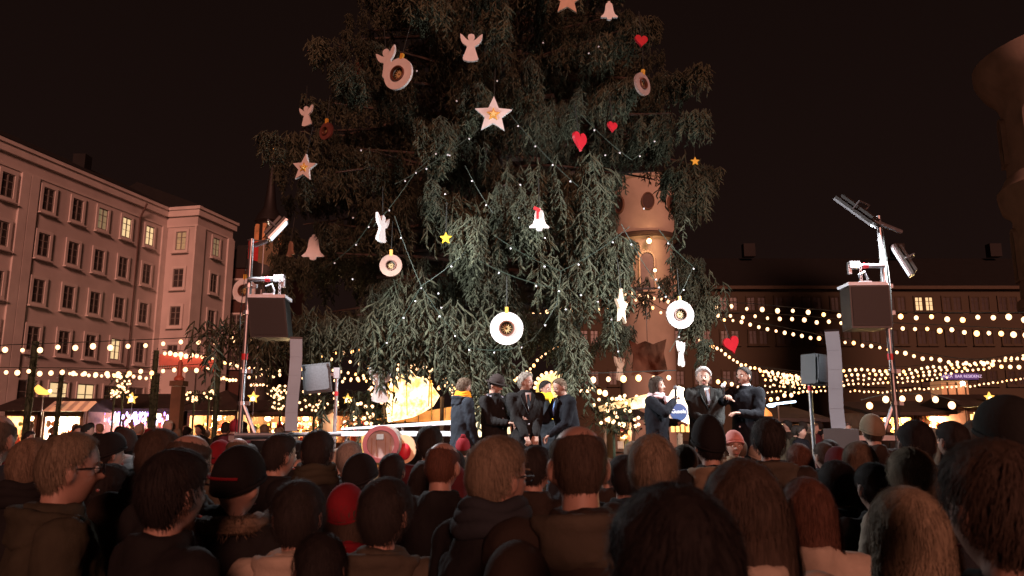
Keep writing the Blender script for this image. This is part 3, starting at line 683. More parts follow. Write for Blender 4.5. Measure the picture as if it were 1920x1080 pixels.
def hair_mesh(style):
    if style in HAIR: return HAIR[style]
    rs = random.Random(hash(style) % 999 if False else sum(map(ord, style)))
    bald = style in ('balding', 'thin'); thick = {'short': .013, 'balding': .008, 'full': .022, 'messy': .024, 'bob': .022, 'long': .020, 'longwide': .026, 'thin': .007}[style]
    low = {'short': -.02, 'balding': -.02, 'full': .03, 'messy': .02, 'bob': .06, 'long': .04, 'longwide': .05, 'thin': 0}[style]
    mb = MB(); dd, ff = sph(64, 46); vs = []
    for d in dd:
        m = hair_mask(d, low, bald)
        if style in ('bob', 'long', 'longwide'): m = max(m, sst(-.15, .1, d.y + .25) * sst(.35, .75, abs(d.x) + max(0, d.y)))
        n = noise.noise(Vector((d.x * 5, d.y * 5, d.z * 2.2)) + Vector((rs.random(), 0, 3))) * .25 + noise.noise(Vector((d.x * 16, d.y * 16, d.z * 6))) * .12
        t = -.014 + m * (.014 + thick * (1 + n))
        if style in ('short', 'balding', 'thin', 'full'): t -= m * thick * .55 * (1 - sst(.05, .5, d.z)) * sst(.5, .9, abs(d.x))
        v = head_pt(d, 0); c_ = v.normalized(); vs.append(v + c_ * t)
    mb.add(vs, ff)
    L = {'bob': .15, 'long': .30, 'longwide': .34}.get(style, 0)
    if L:
        w = .092 if style != 'longwide' else .105
        rg = []
        for k in range(9):
            s = k / 8; rg.append((0, .022 + .018 * s, .035 - L * s, w * (1 - .12 * s * (style == 'bob') + .18 * s * (style != 'bob')), .086 - .028 * s))
        mb.loft(rg, 36)
        me = remesh(mb, .009, 1)
        displace(me, lambda co: .0018 * np.sin(np.arctan2(co[:, 1] + .02, co[:, 0]) * 34 + 3 * vnoise(co, 6, 2)) * (co[:, 2] < .06) + .005 * vnoise(co, 14, 3))
        base = tomb(me)
    else: base = mb
    # strands
    n = 2400 if style not in ('balding', 'thin') else 900
    crown_ = Vector((0.02, .35, .94)).normalized()
    for i in range(n):
        d = Vector((rs.gauss(0, 1), rs.gauss(0, 1), rs.gauss(0, 1))).normalized()
        ms = hair_mask(d, low, bald)
        if style in ('bob', 'long', 'longwide') : ms = max(ms, sst(-.15, .1, d.y + .25) * sst(.35, .75, abs(d.x) + max(0, d.y)))
        if ms < .4: continue
        # short strand lying along the flow from the crown
        fl = d - crown_ * d.dot(crown_); fl = (-fl if False else fl)
        tang = (d * crown_.dot(d) - crown_) ; tang = tang.normalized() if tang.length > .05 else Vector((rs.random() - .5, rs.random() - .5, 0)).normalized()
        tang = (tang + Vector((rs.uniform(-.3, .3), rs.uniform(-.3, .3), rs.uniform(-.3, .3)))).normalized()
        lift = rs.uniform(.001, .009) * (1.7 if style in ('messy', 'full') else 1)
        pts = []; K = 4; ln = rs.uniform(.25, .65)
        for k in range(K + 1):
            q = (d + tang * ln * k / K).normalized()
            if not L and k and hair_mask(q, low, bald) < .25: q = (d + tang * ln * .2 * k / K).normalized()
            pts.append(head_pt(q, thick * 1.0 + .001 + lift * (k / K) ** 2))
        w = .0012; sdv = (pts[1] - pts[0]).cross(d).normalized() * w
        vs = []
        for k, p in enumerate(pts): ww = 1 - .8 * k / K; vs += [p - sdv * ww, p + sdv * ww]
        base.add(vs, [(2 * k, 2 * k + 1, 2 * k + 3, 2 * k + 2) for k in range(K)])
    if L:
        for i in range(900):
            a = rs.uniform(-.25, PI + .25); w = (.098 if style != 'longwide' else .112); x = math.cos(a) * w; y = .022 + math.sin(a) * .088
            top = Vector((x, y, rs.uniform(-.05, .05))); pts = []; l2 = rs.uniform(.5, 1.05) * L
            for k in range(6):
                s = k / 5; pts.append(top + Vector((x * .18 * s + .006 * math.sin(s * 9 + i), .01 * s - .03 * s * (y > .05), -l2 * s)) * 1.0)
            sdv = Vector((-math.sin(a), math.cos(a), 0)) * .0018; vs = []
            for p in pts: vs += [p - sdv, p + sdv]
            base.add(vs, [(2 * k, 2 * k + 1, 2 * k + 3, 2 * k + 2) for k in range(5)])
    HAIR[style] = base.mesh('hair_' + style); return HAIR[style]
def hat_mesh(kind):
    k_ = 'hat_' + kind
    if k_ in HAIR: return HAIR[k_]
    mb = MB(); dd, ff = sph(48, 36); vs = []
    for d in dd:
        m = sst(-.02, .10, d.z + .28 * d.y - .05); t = -.014 + m * .040
        v = head_pt(d, 0); v.z += m * .022 * max(0, d.z) * (2.4 if kind == 'beanie_tall' else 1); vs.append(v + v.normalized() * t)
    mb.add(vs, ff)
    if kind.startswith('beanie'):
        pts = []
        for j in range(41):
            a = 2 * PI * j / 40; d = Vector((math.cos(a), math.sin(a), 0)); d.z = .12 - .28 * d.y * 1.0; d.normalize(); pts.append(head_pt(d, .019))
        mb.tube(pts, .009, 8, False)
    if kind == 'brim':
        mb.loft([(0, 0, .03, .150, .165), (0, 0, .036, .155, .17), (0, 0, .048, .10, .12)], 40)
    if kind == 'pom': mb.ball((0, .02, .165), .038, 12, 10)
    HAIR[k_] = mb.mesh(k_); return HAIR[k_]
def hand_mesh(curl):
    mb = MB()
    mb.loft([(0, 0, .01, .026, .020), (0, 0, -.02, .033, .018), (0, 0, -.055, .040, .016), (0, 0, -.088, .040, .013), (0, 0, -.094, .034, .008)], 16)
    for x, L, dz in ((-.030, .058, -.084), (-.010, .070, -.090), (.010, .076, -.091), (.029, .068, -.087)):
        p = Vector((x, 0, dz)); a = curl * .35; r = .0092
        for k, f in enumerate((.42, .32, .26)):
            a += curl * (.5 if k else .25) ; q = p + Vector((x * .12, -math.sin(a), -math.cos(a))) * L * f; mb.caps(p, q, r, r * .92, 8); p = q; r *= .92
    p = Vector((.034, 0, -.025)); q = p + Vector((.025, -.012 - .02 * curl, -.03)); w = q + Vector((.008, -.012 - .014 * curl, -.028)); mb.caps(p, q, .013, .011, 8); mb.caps(q, w, .0105, .009, 8)
    return tomb(remesh(mb, .0052, 1))
HANDS = {'open': hand_mesh(.25), 'grip': hand_mesh(1.25), 'rest': hand_mesh(.6)}
def ik(sh, wr, hint, a=.285, b=.265):
    d = wr - sh; L = min(d.length, a + b - .005); dn = d.normalized(); wr = sh + dn * L
    x = (a * a - b * b + L * L) / (2 * L); h = math.sqrt(max(0, a * a - x * x)); o = Vector(hint); o = (o - dn * o.dot(dn)).normalized()
    return sh + dn * x + o * h, wr
def figure_data(wl=(.23, -.03, .83), wr=(-.23, -.03, .83), hintl=(.4, .9, -.2), hintr=(-.4, .9, -.2), head=(0, 0, 0), hands=('rest', 'rest'), coat='long', lean=0, vox=.0095, female=False, palm=(0, 0), seedv=1, cvox=.014, step=.0):
    """returns meshes: body, coat, trousers and the head matrix"""
    Lm = Matrix.Translation((0, 0, .98)) @ Matrix.Rotation(lean, 4, 'X') @ Matrix.Translation((0, 0, -.98))
    sw = .165 if female else .185
    shl, shr = Lm @ Vector((sw, 0, 1.43)), Lm @ Vector((-sw, 0, 1.43))
    wl, wr = Vector(wl), Vector(wr)
    el, wl = ik(shl, wl, hintl); er, wr = ik(shr, wr, hintr)
    HM = Lm @ Matrix.Translation((0, -.018, 1.637)) @ Matrix.Rotation(head[0], 4, 'Z') @ Matrix.Rotation(head[1], 4, 'X') @ Matrix.Rotation(head[2], 4, 'Y')
    b = MB()
    tor = MB().loft([(0, 0, .84, .10, .08), (0, 0, .92, .165, .115), (0, 0, 1.06, .138, .10), (0, -.005, 1.24, .160, .118), (0, 0, 1.37, .170, .112), (0, .005, 1.44, .12, .085), (0, .008, 1.48, .07, .065)])
    tor.v = [tuple(Lm @ Vector(v)) for v in tor.v]; b.add(tor.v, tor.f)
    b.caps(Lm @ Vector((0, .012, 1.42)), HM @ Vector((0, .026, -.06)), .060 if not female else .050, .051 if not female else .048)
    head_mb(b, HM)
    legs = []
    for s in (1, -1):
        hip = Vector((s * .09, 0, .90)); kn = Vector((s * .10, -.02 - step * s, .49)); an = Vector((s * .105, .02 - step * s * .8, .08)); legs.append((hip, kn, an))
        b.caps(hip, kn, .088, .056); b.caps(kn, an, .054, .036); b.caps(an + Vector((0, .02, -.04)), an + Vector((s * .02, -.15, -.055)), .035, .026)
    for sh, e, w, s in ((shl, el, wl, 1), (shr, er, wr, -1)):
        b.caps(sh, e, .055, .042); b.caps(e, w, .042, .027)
    body = tomb(remesh(b, vox, 2))
    for w, e, hk, s, pa in ((wl, el, hands[0], 1, palm[0]), (wr, er, hands[1], -1, palm[1])):
        d = (w - e).normalized(); q = (-d).to_track_quat('Z', 'Y').to_matrix()
        if (q @ Vector((0, 1, 0))).y < 0 and abs(d.z) < .99: pass
        Mx = Matrix.Translation(w) @ (q @ Matrix.Rotation(pa, 3, 'Z') @ Matrix.Diagonal((s, 1, 1))).to_4x4()
        h = HANDS[hk]; body.add([Mx @ Vector(v) for v in h.v], h.f)
    bme = body.mesh('body')
    # coat
    zh = {'long': .42, 'mid': .66, 'short': .80}[coat]; k = seedv
    c = MB(); W_ = 1.0 if not female else .92
    rg = []
    for z in np.linspace(zh, 1.47, 12):
        f = float(z); rx = np.interp(f, [.4, .8, 1.05, 1.25, 1.38, 1.44, 1.48], [.245, .215, .19, .205, .20, .155, .105]) * W_; ry = np.interp(f, [.4, .8, 1.05, 1.25, 1.38, 1.44, 1.48], [.19, .165, .145, .158, .145, .12, .10])
        rg.append((0, .0, f, rx, ry))
    t_ = MB().loft(rg); t_.v = [tuple((Lm @ Vector(v)) if v[2] > .9 else Vector(v)) for v in t_.v]; c.add(t_.v, t_.f)
    t_ = MB().loft([(0, .015, 1.42, .115, .105), (0, .015, 1.47, .10, .10), (0, .012, 1.525, .088, .092), (0, .012, 1.535, .08, .084)]); c.add([Lm @ Vector(v) for v in t_.v], t_.f)
    for sh, e, w in ((shl, el, wl), (shr, er, wr)):
        s = 1 if sh is shl else -1
        c.caps(Lm @ Vector((s * .10, 0, 1.43)), sh, .075, .078); c.caps(sh, e, .080, .064); dd = (w - e); c.caps(e, e + dd * .93, .064, .052)
    cme = remesh(c, cvox, 2)
    elv, wlv, erv = el, wl, er
    displace(cme, lambda co: .007 * vnoise(co, 9, k) + .006 * vnoise(co * np.array([1, 1, .35]), 26, k + 1) + .004 * vnoise(co, 34, k + 2))
    tr = MB()
    for hip, kn, an in legs: tr.caps(hip, kn, .098, .078, 18); tr.caps(kn, an + Vector((0, 0, -.01)), .076, .062, 18)
    tr.loft([(0, 0, .84, .17, .12), (0, 0, .95, .175, .125)])
    tme = remesh(tr, .018, 1)
    sm = []
    for hip, kn, an in legs:
        sh = MB().caps(an + Vector((0, .02, -.03)), an + Vector((0, -.14, -.045)), .048, .034, 12); sh.v = [(x, y, max(z, 0.002)) for x, y, z in sh.v]; sm.append(sh.mesh('shoe'))
    return dict(body=bme, coat=cme, trousers=tme, shoes=sm, H=HM, L=Lm, wl=wl, wr=wr)
skin = mat('skin', (.42, .24, .17), .55, .08, 20, spec=.4)
skin_r = mat('ruddy_skin', (.31, .185, .14), .55, .10, 20, spec=.4)
def hm(name, c, var=.4): return mat('hair_' + name, c, .75, var, 1.0, spec=.22, stretch=(260, 260, 18), bump=.3, bscale=2.2)
HC = {'brown': hm('brown', (.045, .030, .021)), 'dark': hm('dark', (.018, .014, .012)), 'black': hm('black', (.012, .009, .008)), 'grey': hm('grey', (.24, .21, .18)), 'white': hm('white', (.46, .44, .42), .2),
      'blond': hm('blond', (.15, .115, .078)), 'fair': hm('fair', (.19, .145, .095)), 'red': hm('red', (.075, .032, .02)), 'mid': hm('mid', (.095, .064, .042)), 'ashen': hm('ashen', (.15, .105, .07))}
def cloth(name, c, var=.25, bump=.15): return mat('cloth_' + name, c, .9, var, 5, bump=bump, bscale=60, spec=.15)
CL = {'black': cloth('black', (.011, .010, .010)), 'navy': cloth('navy', (.0068, .0075, .0105)), 'grey': cloth('grey', (.016, .016, .015)), 'cream': cloth('cream', (.34, .28, .22)), 'olive': cloth('olive', (.036, .032, .021)),
      'khaki': cloth('khaki', (.06, .05, .036)), 'red': cloth('red', (.15, .009, .014)), 'brown': cloth('brown', (.024, .017, .013)), 'green': cloth('green', (.012, .05, .02)), 'tan': cloth('tan', (.16, .12, .08)), 'wine': cloth('wine', (.06, .012, .015)), 'slate': cloth('slate', (.02, .022, .026)),
      'orange': cloth('orange', (.75, .30, .02)), 'yellow': cloth('yellow', (.85, .55, .03)), 'pink': cloth('pink', (.5, .22, .2)), 'blackhat': cloth('blackhat', (.008, .007, .007)), 'white': cloth('white', (.7, .68, .68)), 'stripe': cloth('stripe', (.03, .022, .02))}
eye_me = MB().ball((0, 0, 0), .0115, 10, 8).mesh('eye'); iris_me = MB().ball((0, -.0075, 0), .0055, 8, 6).mesh('iris')
eye_m = mat('eye_white', (.6, .56, .52), .3, .02); iris_m = mat('iris', (.03, .02, .015), .2, .1); lip_m = mat('lips', (.30, .09, .08), .5, .05); brow_m = HC['brown']
lip_me = MB().ball((0, 0, 0), (.022, .006, .0055), 10, 6).mesh('lips'); brow_me = MB().caps((-.014, 0, 0), (.014, .004, .002), .0035, .0025, 6).mesh('eyebrow')
def glasses_mesh():
    q = MB()
    for s in (-1, 1):
        q.tube([(s * .033 + .021 * math.cos(a * PI / 8), -.099, .004 + .016 * math.sin(a * PI / 8)) for a in range(17)], .0022, 6, False)
        q.tube([(s * .054, -.098, .008), (s * .078, -.04, .010), (s * .082, .012, .006), (s * .08, .03, -.012)], .0025, 6)
    q.tube([(-.012, -.099, .008), (.012, -.099, .008)], .002, 6); return q.mesh('glasses')
glasses_me = glasses_mesh()
def dress(root, D, skinm, coatm, trm, hair=None, hairm=None, hat=None, hatm=None, glasses=False, face=True, scarf=None):
    b = obj('body', D['body'], skinm, root); H = D['H']
    obj('coat', D['coat'], coatm, root); obj('trousers', D['trousers'], trm, root)
    for s in D['shoes']: obj('shoe', s, CL['black'], root)
    def onhead(nm, me, m, par=root, off=None):
        o = obj(nm, me, m, par); o.matrix_local = H @ (off or Matrix()); return o
    if hair: onhead('hair', hair_mesh(hair), hairm)
    if hat: onhead('hat', hat_mesh(hat), hatm)
    if glasses: onhead('glasses', glasses_me, M_black())
    if face:
        for s in (-1, 1):
            e = onhead('eye', eye_me, eye_m, off=Matrix.Translation((s * .031, -.0745, .004))); i = obj('iris', iris_me, iris_m, e)
            onhead('eyebrow', brow_me, hairm or brow_m, off=Matrix.Translation((s * .031, -.0885, .026)))
        onhead('lips', lip_me, lip_m, off=Matrix.Translation((0, -.0905, -.070)))
    if scarf:
        q = MB()
        for k, (r, z, t) in enumerate(((.098, 1.50, .030), (.090, 1.535, .028), (.085, 1.565, .022))):
            q.tube([(r * math.cos(a * PI / 12), .0 + r * 1.02 * math.sin(a * PI / 12), z + .008 * math.sin(a * .9 + k)) for a in range(25)], t, 10, False)
        q.tube([(.03, -.10, 1.53), (.05, -.155, 1.45), (.055, -.175, 1.32), (.05, -.175, 1.20)], [.03, .034, .036, .034], 10)
        q.v = [tuple(D['L'] @ Vector(v)) for v in q.v]
        q.build('scarf', scarf, root)
def hood_mb(fur=False):
    q = MB(); rs = random.Random(3)
    q.loft([(0, .06, 1.36, .09, .05), (0, .08, 1.41, .125, .075), (0, .075, 1.46, .128, .075), (0, .065, 1.50, .11, .07), (0, .055, 1.52, .08, .05)], 30)
    q.tube([(.125 * math.sin(a), .02 - .12 * math.cos(a) * -1, 1.49 + .02 * math.cos(a)) for a in np.linspace(-2.2, 2.2, 24)], .026, 10)
    me = remesh(q, .014, 1); displace(me, lambda co: .006 * vnoise(co, 14, 5) + .004 * vnoise(co, 40, 6)); return me
hood_me = hood_mb()
def fur_collar():
    q = MB(); rs = random.Random(4)
    for i in range(1500):
        a = rs.uniform(-2.6, 2.6); p = Vector((.14 * math.sin(a), .03 + .12 * math.cos(a), 1.51 + rs.uniform(-.04, .04))); d = Vector((math.sin(a), math.cos(a), rs.uniform(-.5, .6))) + Vector((rs.uniform(-.4, .4), rs.uniform(-.4, .4), 0)); d.normalize()
        s = d.cross(Vector((0, 0, 1))).normalized() * .002; q.add([p - s, p + s, p + d * rs.uniform(.03, .06)], [(0, 1, 2)])
    q.tube([(.125 * math.sin(a), .03 + .105 * math.cos(a), 1.51) for a in np.linspace(-2.6, 2.6, 24)], .035, 8)
    return q.mesh('fur')
fur_me = fur_collar()
# ---------------------------------------------------------------- stage
deck_m = mat('stage_deck', (.05, .05, .05), .8, .2, 2); skirt = mat('stage_skirt', (.012, .011, .012), .9)
FZ = .62
st = thing('stage', 'low black stage deck with aluminium rails under the tree', 'stage', (0, 0, 0))
MB().box((0.3, 11.2, FZ - .05), (10.9, 4.0, .10)).build('deck', deck_m, st, False)
MB().box((0.3, 9.26, FZ / 2 - .06), (10.8, .04, FZ - .13)).build('skirt', skirt, st, False)
for x in (-4.9, -1.5, 2, 5.4):
    for y in (9.5, 12.9): MB().tube([(x, y, 0), (x, y, FZ - .1)], .03, 8).build('leg', M_alu(), st)
MB().tube([P(440, 816, 9.4), P(640, 814, 9.6)], .028, 8).build('rail', M_alu(), st)
rail_w = mat('white_rail', (.8, .8, .85), .4, .03)
rl = thing('barrier_rail', 'two white rails along the back left of the stage behind the barrel', 'railing', P(740, 812, 12.3)); rl.location.z = FZ
def R_(px, py, Y): return P(px, py, Y) - rl.location
MB().box((R_(640, 814, 12.3) + R_(870, 812, 12.3)) / 2, (2.1, .05, .075)).build('lower_rail', rail_w, rl, False)
a_, b_ = R_(640, 806, 12.3), R_(870, 795, 12.3); MB().prism([(a_.x, a_.z), (b_.x, b_.z), (b_.x, b_.z + .07), (a_.x, a_.z + .03)], .05, a_.y).build('upper_rail', rail_w, rl, False)
for px in (650, 755, 862): q = R_(px, 800, 12.35); MB().tube([(q.x, q.y, 0), (q.x, q.y, q.z)], .022, 8).build('post', M_alu(), rl)
# barrel and carved props on a stand
def barrel():
    c = P(720, 832, 10.2); t = thing('beer_barrel', 'wooden barrel lying on its side with a pink painted rim facing the crowd', 'barrel', c); r = 31 / 1414 * 10.4
    M = Matrix.Rotation(PI / 2, 4, 'X'); oak = mat('oak', (.32, .17, .08), .6, .3, 6)
    for k in range(16):       # staves
        a0, a1 = 2 * PI * k / 16 + .015, 2 * PI * (k + 1) / 16 - .015; vs = []
        for yy, rr in ((-.22, .92), (-.1, .99), (.05, 1.02), (.2, .99), (.34, .92)):
            for a in (a0, a1):
                for f in (1, .93): vs.append((r * rr * f * math.cos(a), yy, r * rr * f * math.sin(a)))
        fs = []
        for i in range(4):
            b = i * 4; fs += [(b, b + 4, b + 6, b + 2), (b + 1, b + 3, b + 7, b + 5), (b, b + 1, b + 5, b + 4), (b + 2, b + 6, b + 7, b + 3)]
        fs += [(0, 2, 3, 1), (16, 17, 19, 18)]
        MB().add(vs, fs).build('stave', oak, t, False)
    MB().ring(circ(r * 1.03), circ(r * .78), .06, -.24).build('rim', mat('pink_rim', (.26, .06, .06), .5), t)
    MB().prism(circ(r * .78), .04, -.21).build('barrel_head', mat('pale_lid', (.40, .33, .30), .8), t)
    MB().box((-.01, -.25, r * .42), (.09, .04, .07)).build('tap_plate', mat('grey_metal', (.3, .3, .28), .4), t, False)
    for k in (-2, -1, 1, 2): MB().box((k * r * .26, -.235, -.02), (.006, .012, r * (1.25 - .2 * abs(k)))).build('joint', oak, t, False)
    for yy in (-.12, .0, .18): MB().ring(circ(r * 1.045), circ(r * .98), .04, yy).build('hoop', mat('grey_metal', (.3, .3, .28), .4), t)
    MB().box((0, .08, -r - .05), (.5, .35, .10)).build('cradle', oak, t, False)
    for sx in (-.2, .2): MB().box((sx, .08, (-r - .1 - c.z + FZ) / 2), (.05, .3, c.z - r - .1 - FZ)).build('leg', oak, t, False)
barrel()
c = P(692, 842, 10.1); t = thing('wooden_crescent', 'pale yellow wooden crescent leaning left of the barrel', 'decoration', c)
o = [(-.10, .16), (-.05, .19), (-.01, .12), (.04, .0), (.10, -.12), (.20, -.2), (.1, -.24), (-.02, -.2), (-.09, -.06)]
MB().prism(o, .06).build('plate', mat('yellow_wood', (.7, .45, .13), .6), t, False); MB().tube([(0, .05, -.1), (0, .05, FZ - c.z)], .02).build('post', M_alu(), t)
c = P(757, 842, 10.3); t = thing('wooden_crescent', 'red and cream painted prop right of the barrel', 'decoration', c)
MB().prism([(x * .17, z * .19) for x, z in [(math.sin(k * PI / 10), math.cos(k * PI / 10)) for k in range(20)]], .08).build('plate', mat('cream_wood', (.7, .45, .25), .6), t, False)
MB().ball((.02, -.06, -.03), (.085, .05, .11)).build('red_knob', red, t); MB().tube([(0, .05, -.1), (0, .05, FZ - c.z)], .02).build('post', M_alu(), t)
# ---------------------------------------------------------------- masts with floodlights and loudspeakers
tape_r = mat('red_tape', (.6, .02, .03), .5); cabl = M_cable()
glow = mat('floodlight_glass', (1, 1, 1), .3, 0, emit=(.92, .95, 1), power=7)
def mast(pxm, pym, Y, ytop, label, armdir, y_arm):
    b = P(pxm, pym, Y); zt = P(pxm, ytop, Y).z; t = thing('light_mast', label, 'mast', (b.x, Y, 0))
    MB().tube([(0, 0, .0), (0, 0, zt)], .030, 12).build('pole', M_alu(), t)
    MB().tube([(.0, .0, zt - .9), (0, 0, zt - .6)], .036, 12).build('sleeve', M_alu(), t)
    for pz, m_ in ((675, tape_r),):
        z = P(pxm, pz, Y).z; MB().tube([(0, 0, z), (0, 0, z + .08)], .039, 12).build('tape_band', m_, t)
    for pz in (540, 590, 700, 760): z = P(pxm, pz, Y).z; MB().tube([(0, 0, z), (0, 0, z + .05)], .055, 10).box((.07, 0, z + .025), (.06, .05, .05)).build('clamp', M_alu(), t, False)
    zb = P(pxm, 815, Y).z
    s = armdir
    MB().tube([(0, 0, zb + .42), (s * .22, -.02, zb - .05)], .026, 8).build('brace', M_alu(), t)
    MB().box((s * .25, 0, zb - .04), (.75, .08, .06)).build('foot_beam', M_alu(), t, False)
    for sx in (-.1, .6): MB().tube([(s * sx, 0, zb - .05), (s * sx, 0, 0)], .03, 8).build('leg', M_alu(), t)
    za = P(pxm, y_arm, Y).z
    MB().tube([(0, -.05, za), (s * .42, -.05, za)], .030, 10).build('arm', M_alu(), t)
    MB().tube([(s * .22, -.05, za), (s * .29, -.05, za)], .034, 10).build('tape_band', tape_r, t)
    MB().box((s * .40, -.05, za + .01), (.13, .09, .09)).box((s * .46, -.05, za - .05), (.04, .05, .12)).build('hook_clamp', M_alu(), t, False)
    q = MB()
    for i, off in enumerate((-.03, .02)): q.tube([(off, -.04, zt - .1), (off * 2.4, -.05, zt - 1.0), (off, -.04, zt - 1.9), (off * 2, -.04, .9)], .008, 5)
    q.build('hanging_cable', cabl, t)
    return t, b, zt, za
tl, bl, ztl, zal = mast(460, 650, 9.6, 448, 'slim aluminium light mast on the left side of the stage', 1, 525)
tr_, br, ztr, zar = mast(1664, 600, 9.6, 405, 'slim aluminium light mast on the right side of the stage', -1, 500)
def speaker(p_top, w, h, label, yaw, za, s):
    t = thing('hanging_loudspeaker', label, 'loudspeaker', p_top); t.rotation_euler = (0, 0, yaw)
    d = .42
    vs = [(-w / 2, -d / 2, 0), (w / 2, -d / 2, 0), (w / 2 * .85, d / 2, 0), (-w / 2 * .85, d / 2, 0)]
    sh = .07 * s
    vs += [(x + sh, y, -h) for x, y, z in vs]
    MB().add(vs, [(0, 1, 2, 3), (7, 6, 5, 4), (0, 4, 5, 1), (1, 5, 6, 2), (2, 6, 7, 3), (3, 7, 4, 0)]).build('cabinet', M_black(), t, False)
    gr = mat('speaker_grille', (.006, .006, .0065), .6, .3, 90)
    q = MB()
    q.add([(-w / 2 + .02, -d / 2 - .012, -.02), (w / 2 - .02, -d / 2 - .012, -.02), (w / 2 - .02 + sh * .95, -d / 2 - .012, -h + .03), (-w / 2 + .02 + sh * .95, -d / 2 - .012, -h + .03),
           (-w / 2 + .03, -d / 2, -.02), (w / 2 - .03, -d / 2, -.02), (w / 2 - .03 + sh * .95, -d / 2, -h + .03), (-w / 2 + .03 + sh * .95, -d / 2, -h + .03)], [(0, 1, 2, 3), (0, 4, 5, 1), (1, 5, 6, 2), (2, 6, 7, 3), (3, 7, 4, 0)])
    q.build('grille', gr, t, False)
    MB().box((0, 0, .025), (w * 1.0, d * .9, .04)).box((w * .0, -.02, .055), (w * .3, d * .5, .03)).build('lit_top', rail_w, t, False)  # floodlight on the black cabinet's top, put in as a white slab
    MB().tube([(-.05, -.05, .05), (-.05, -.05, .17), (.02, -.05, .2), (.05, -.05, .12), (.05, -.05, .05)], .016, 8).build('yoke', M_alu(), t)
    q = MB()
    for k in range(5): q.ring([(x * .016 + (-s) * -.0 + .11 * -s * -1, z * .028 + .08 + k * .045) for x, z in circ(1, 10)], [(x * .009 + .11 * -s * -1, z * .020 + .08 + k * .045) for x, z in circ(1, 10)], .012 if k % 2 else .02)
    q.build('chain', M_alu(), t, False)
speaker(P(507, 563, 9.5), .46, .50, 'black loudspeaker hanging from the left mast', .05, zal, 1)
speaker(P(1617, 540, 9.5), .49, .54, 'black loudspeaker hanging from the right mast', -.05, zar, -.05)
def flood(p, size, aim, label, power=None, glass=None, col=(.95, .97, 1), cat='floodlight'):
    t = thing('floodlight', label, cat, p); d = (Vector(aim) - Vector(p)).normalized(); q = d.to_track_quat('-Y', 'Z')
    t.rotation_mode = 'QUATERNION'; t.rotation_quaternion = q
    w, h = size
    MB().box((0, .03, 0), (w, .035, h)).build('housing', mat('floodlight_housing', (.035, .033, .03), .5, .1), t, False)
    q_ = MB()
    for k in range(9): q_.box(((k - 4) * w * .1, .085, 0), (.008, .035, h * .85))
    q_.build('cooling_fin', mat('floodlight_housing', (.035, .033, .03), .5, .1), t, False)
    MB().ring([(-w / 2, -h / 2), (w / 2, -h / 2), (w / 2, h / 2), (-w / 2, h / 2)], [(-w / 2 + .02, -h / 2 + .02), (w / 2 - .02, -h / 2 + .02), (w / 2 - .02, h / 2 - .02), (-w / 2 + .02, h / 2 - .02)], .03, -.0).build('bezel', M_alu(), t, False)
    MB().box((0, .005, 0), (w - .045, .01, h - .045)).build('glass', glass or glow, t, False)
    MB().tube([(-w / 2 - .02, .03, 0), (-w / 2 - .02, .16, 0), (w / 2 + .02, .16, 0), (w / 2 + .02, .03, 0)], .012, 6).build('bracket', M_alu(), t)
    if power:
        l = bpy.data.lights.new('floodlight', 'AREA'); l.shape = 'RECTANGLE'; l.size = w * .9; l.size_y = h * .9; l.energy = power; l.color = col; l.spread = math.radians(168)
        lo = bpy.data.objects.new('lamp', l); C.objects.link(lo); lo.parent = t; lo.location = (0, -.03, 0); lo.rotation_euler = (PI / 2, 0, 0)
        # area lamps shine along local -Z; turned so that it leaves through the glass (-Y)
        lo.rotation_euler = (-PI / 2, 0, 0)
LP_L = 520; LP_R = 340
flood(P(522, 432, 9.45), (.22, .34), P(522, 432, 9.45) + Vector((.62, .15, -.50)), 'lit floodlight at the top of the left mast aimed at the stage', LP_L)
flood(P(1605, 400, 9.45), (.26, .62), P(1605, 400, 9.45) + Vector((-.55, .6, -.8)), 'flat floodlight tilted up on the left of the right mast top', LP_R)
flood(P(1690, 490, 9.7), (.20, .46), P(1690, 490, 9.7) + Vector((-.85, .38, -.42)), 'floodlight hanging on the right of the right mast', LP_R * .8)
for (a, b, par, base_) in ((P(478, 460, 9.5), P(500, 452, 9.45), tl, Vector((bl.x, 9.6, 0))), (P(1622, 408, 9.5), P(1690, 435, 9.6), tr_, Vector((br.x, 9.6, 0)))):
    MB().tube([a - base_, b - base_], .03, 8).build('crossbar', M_alu(), par)
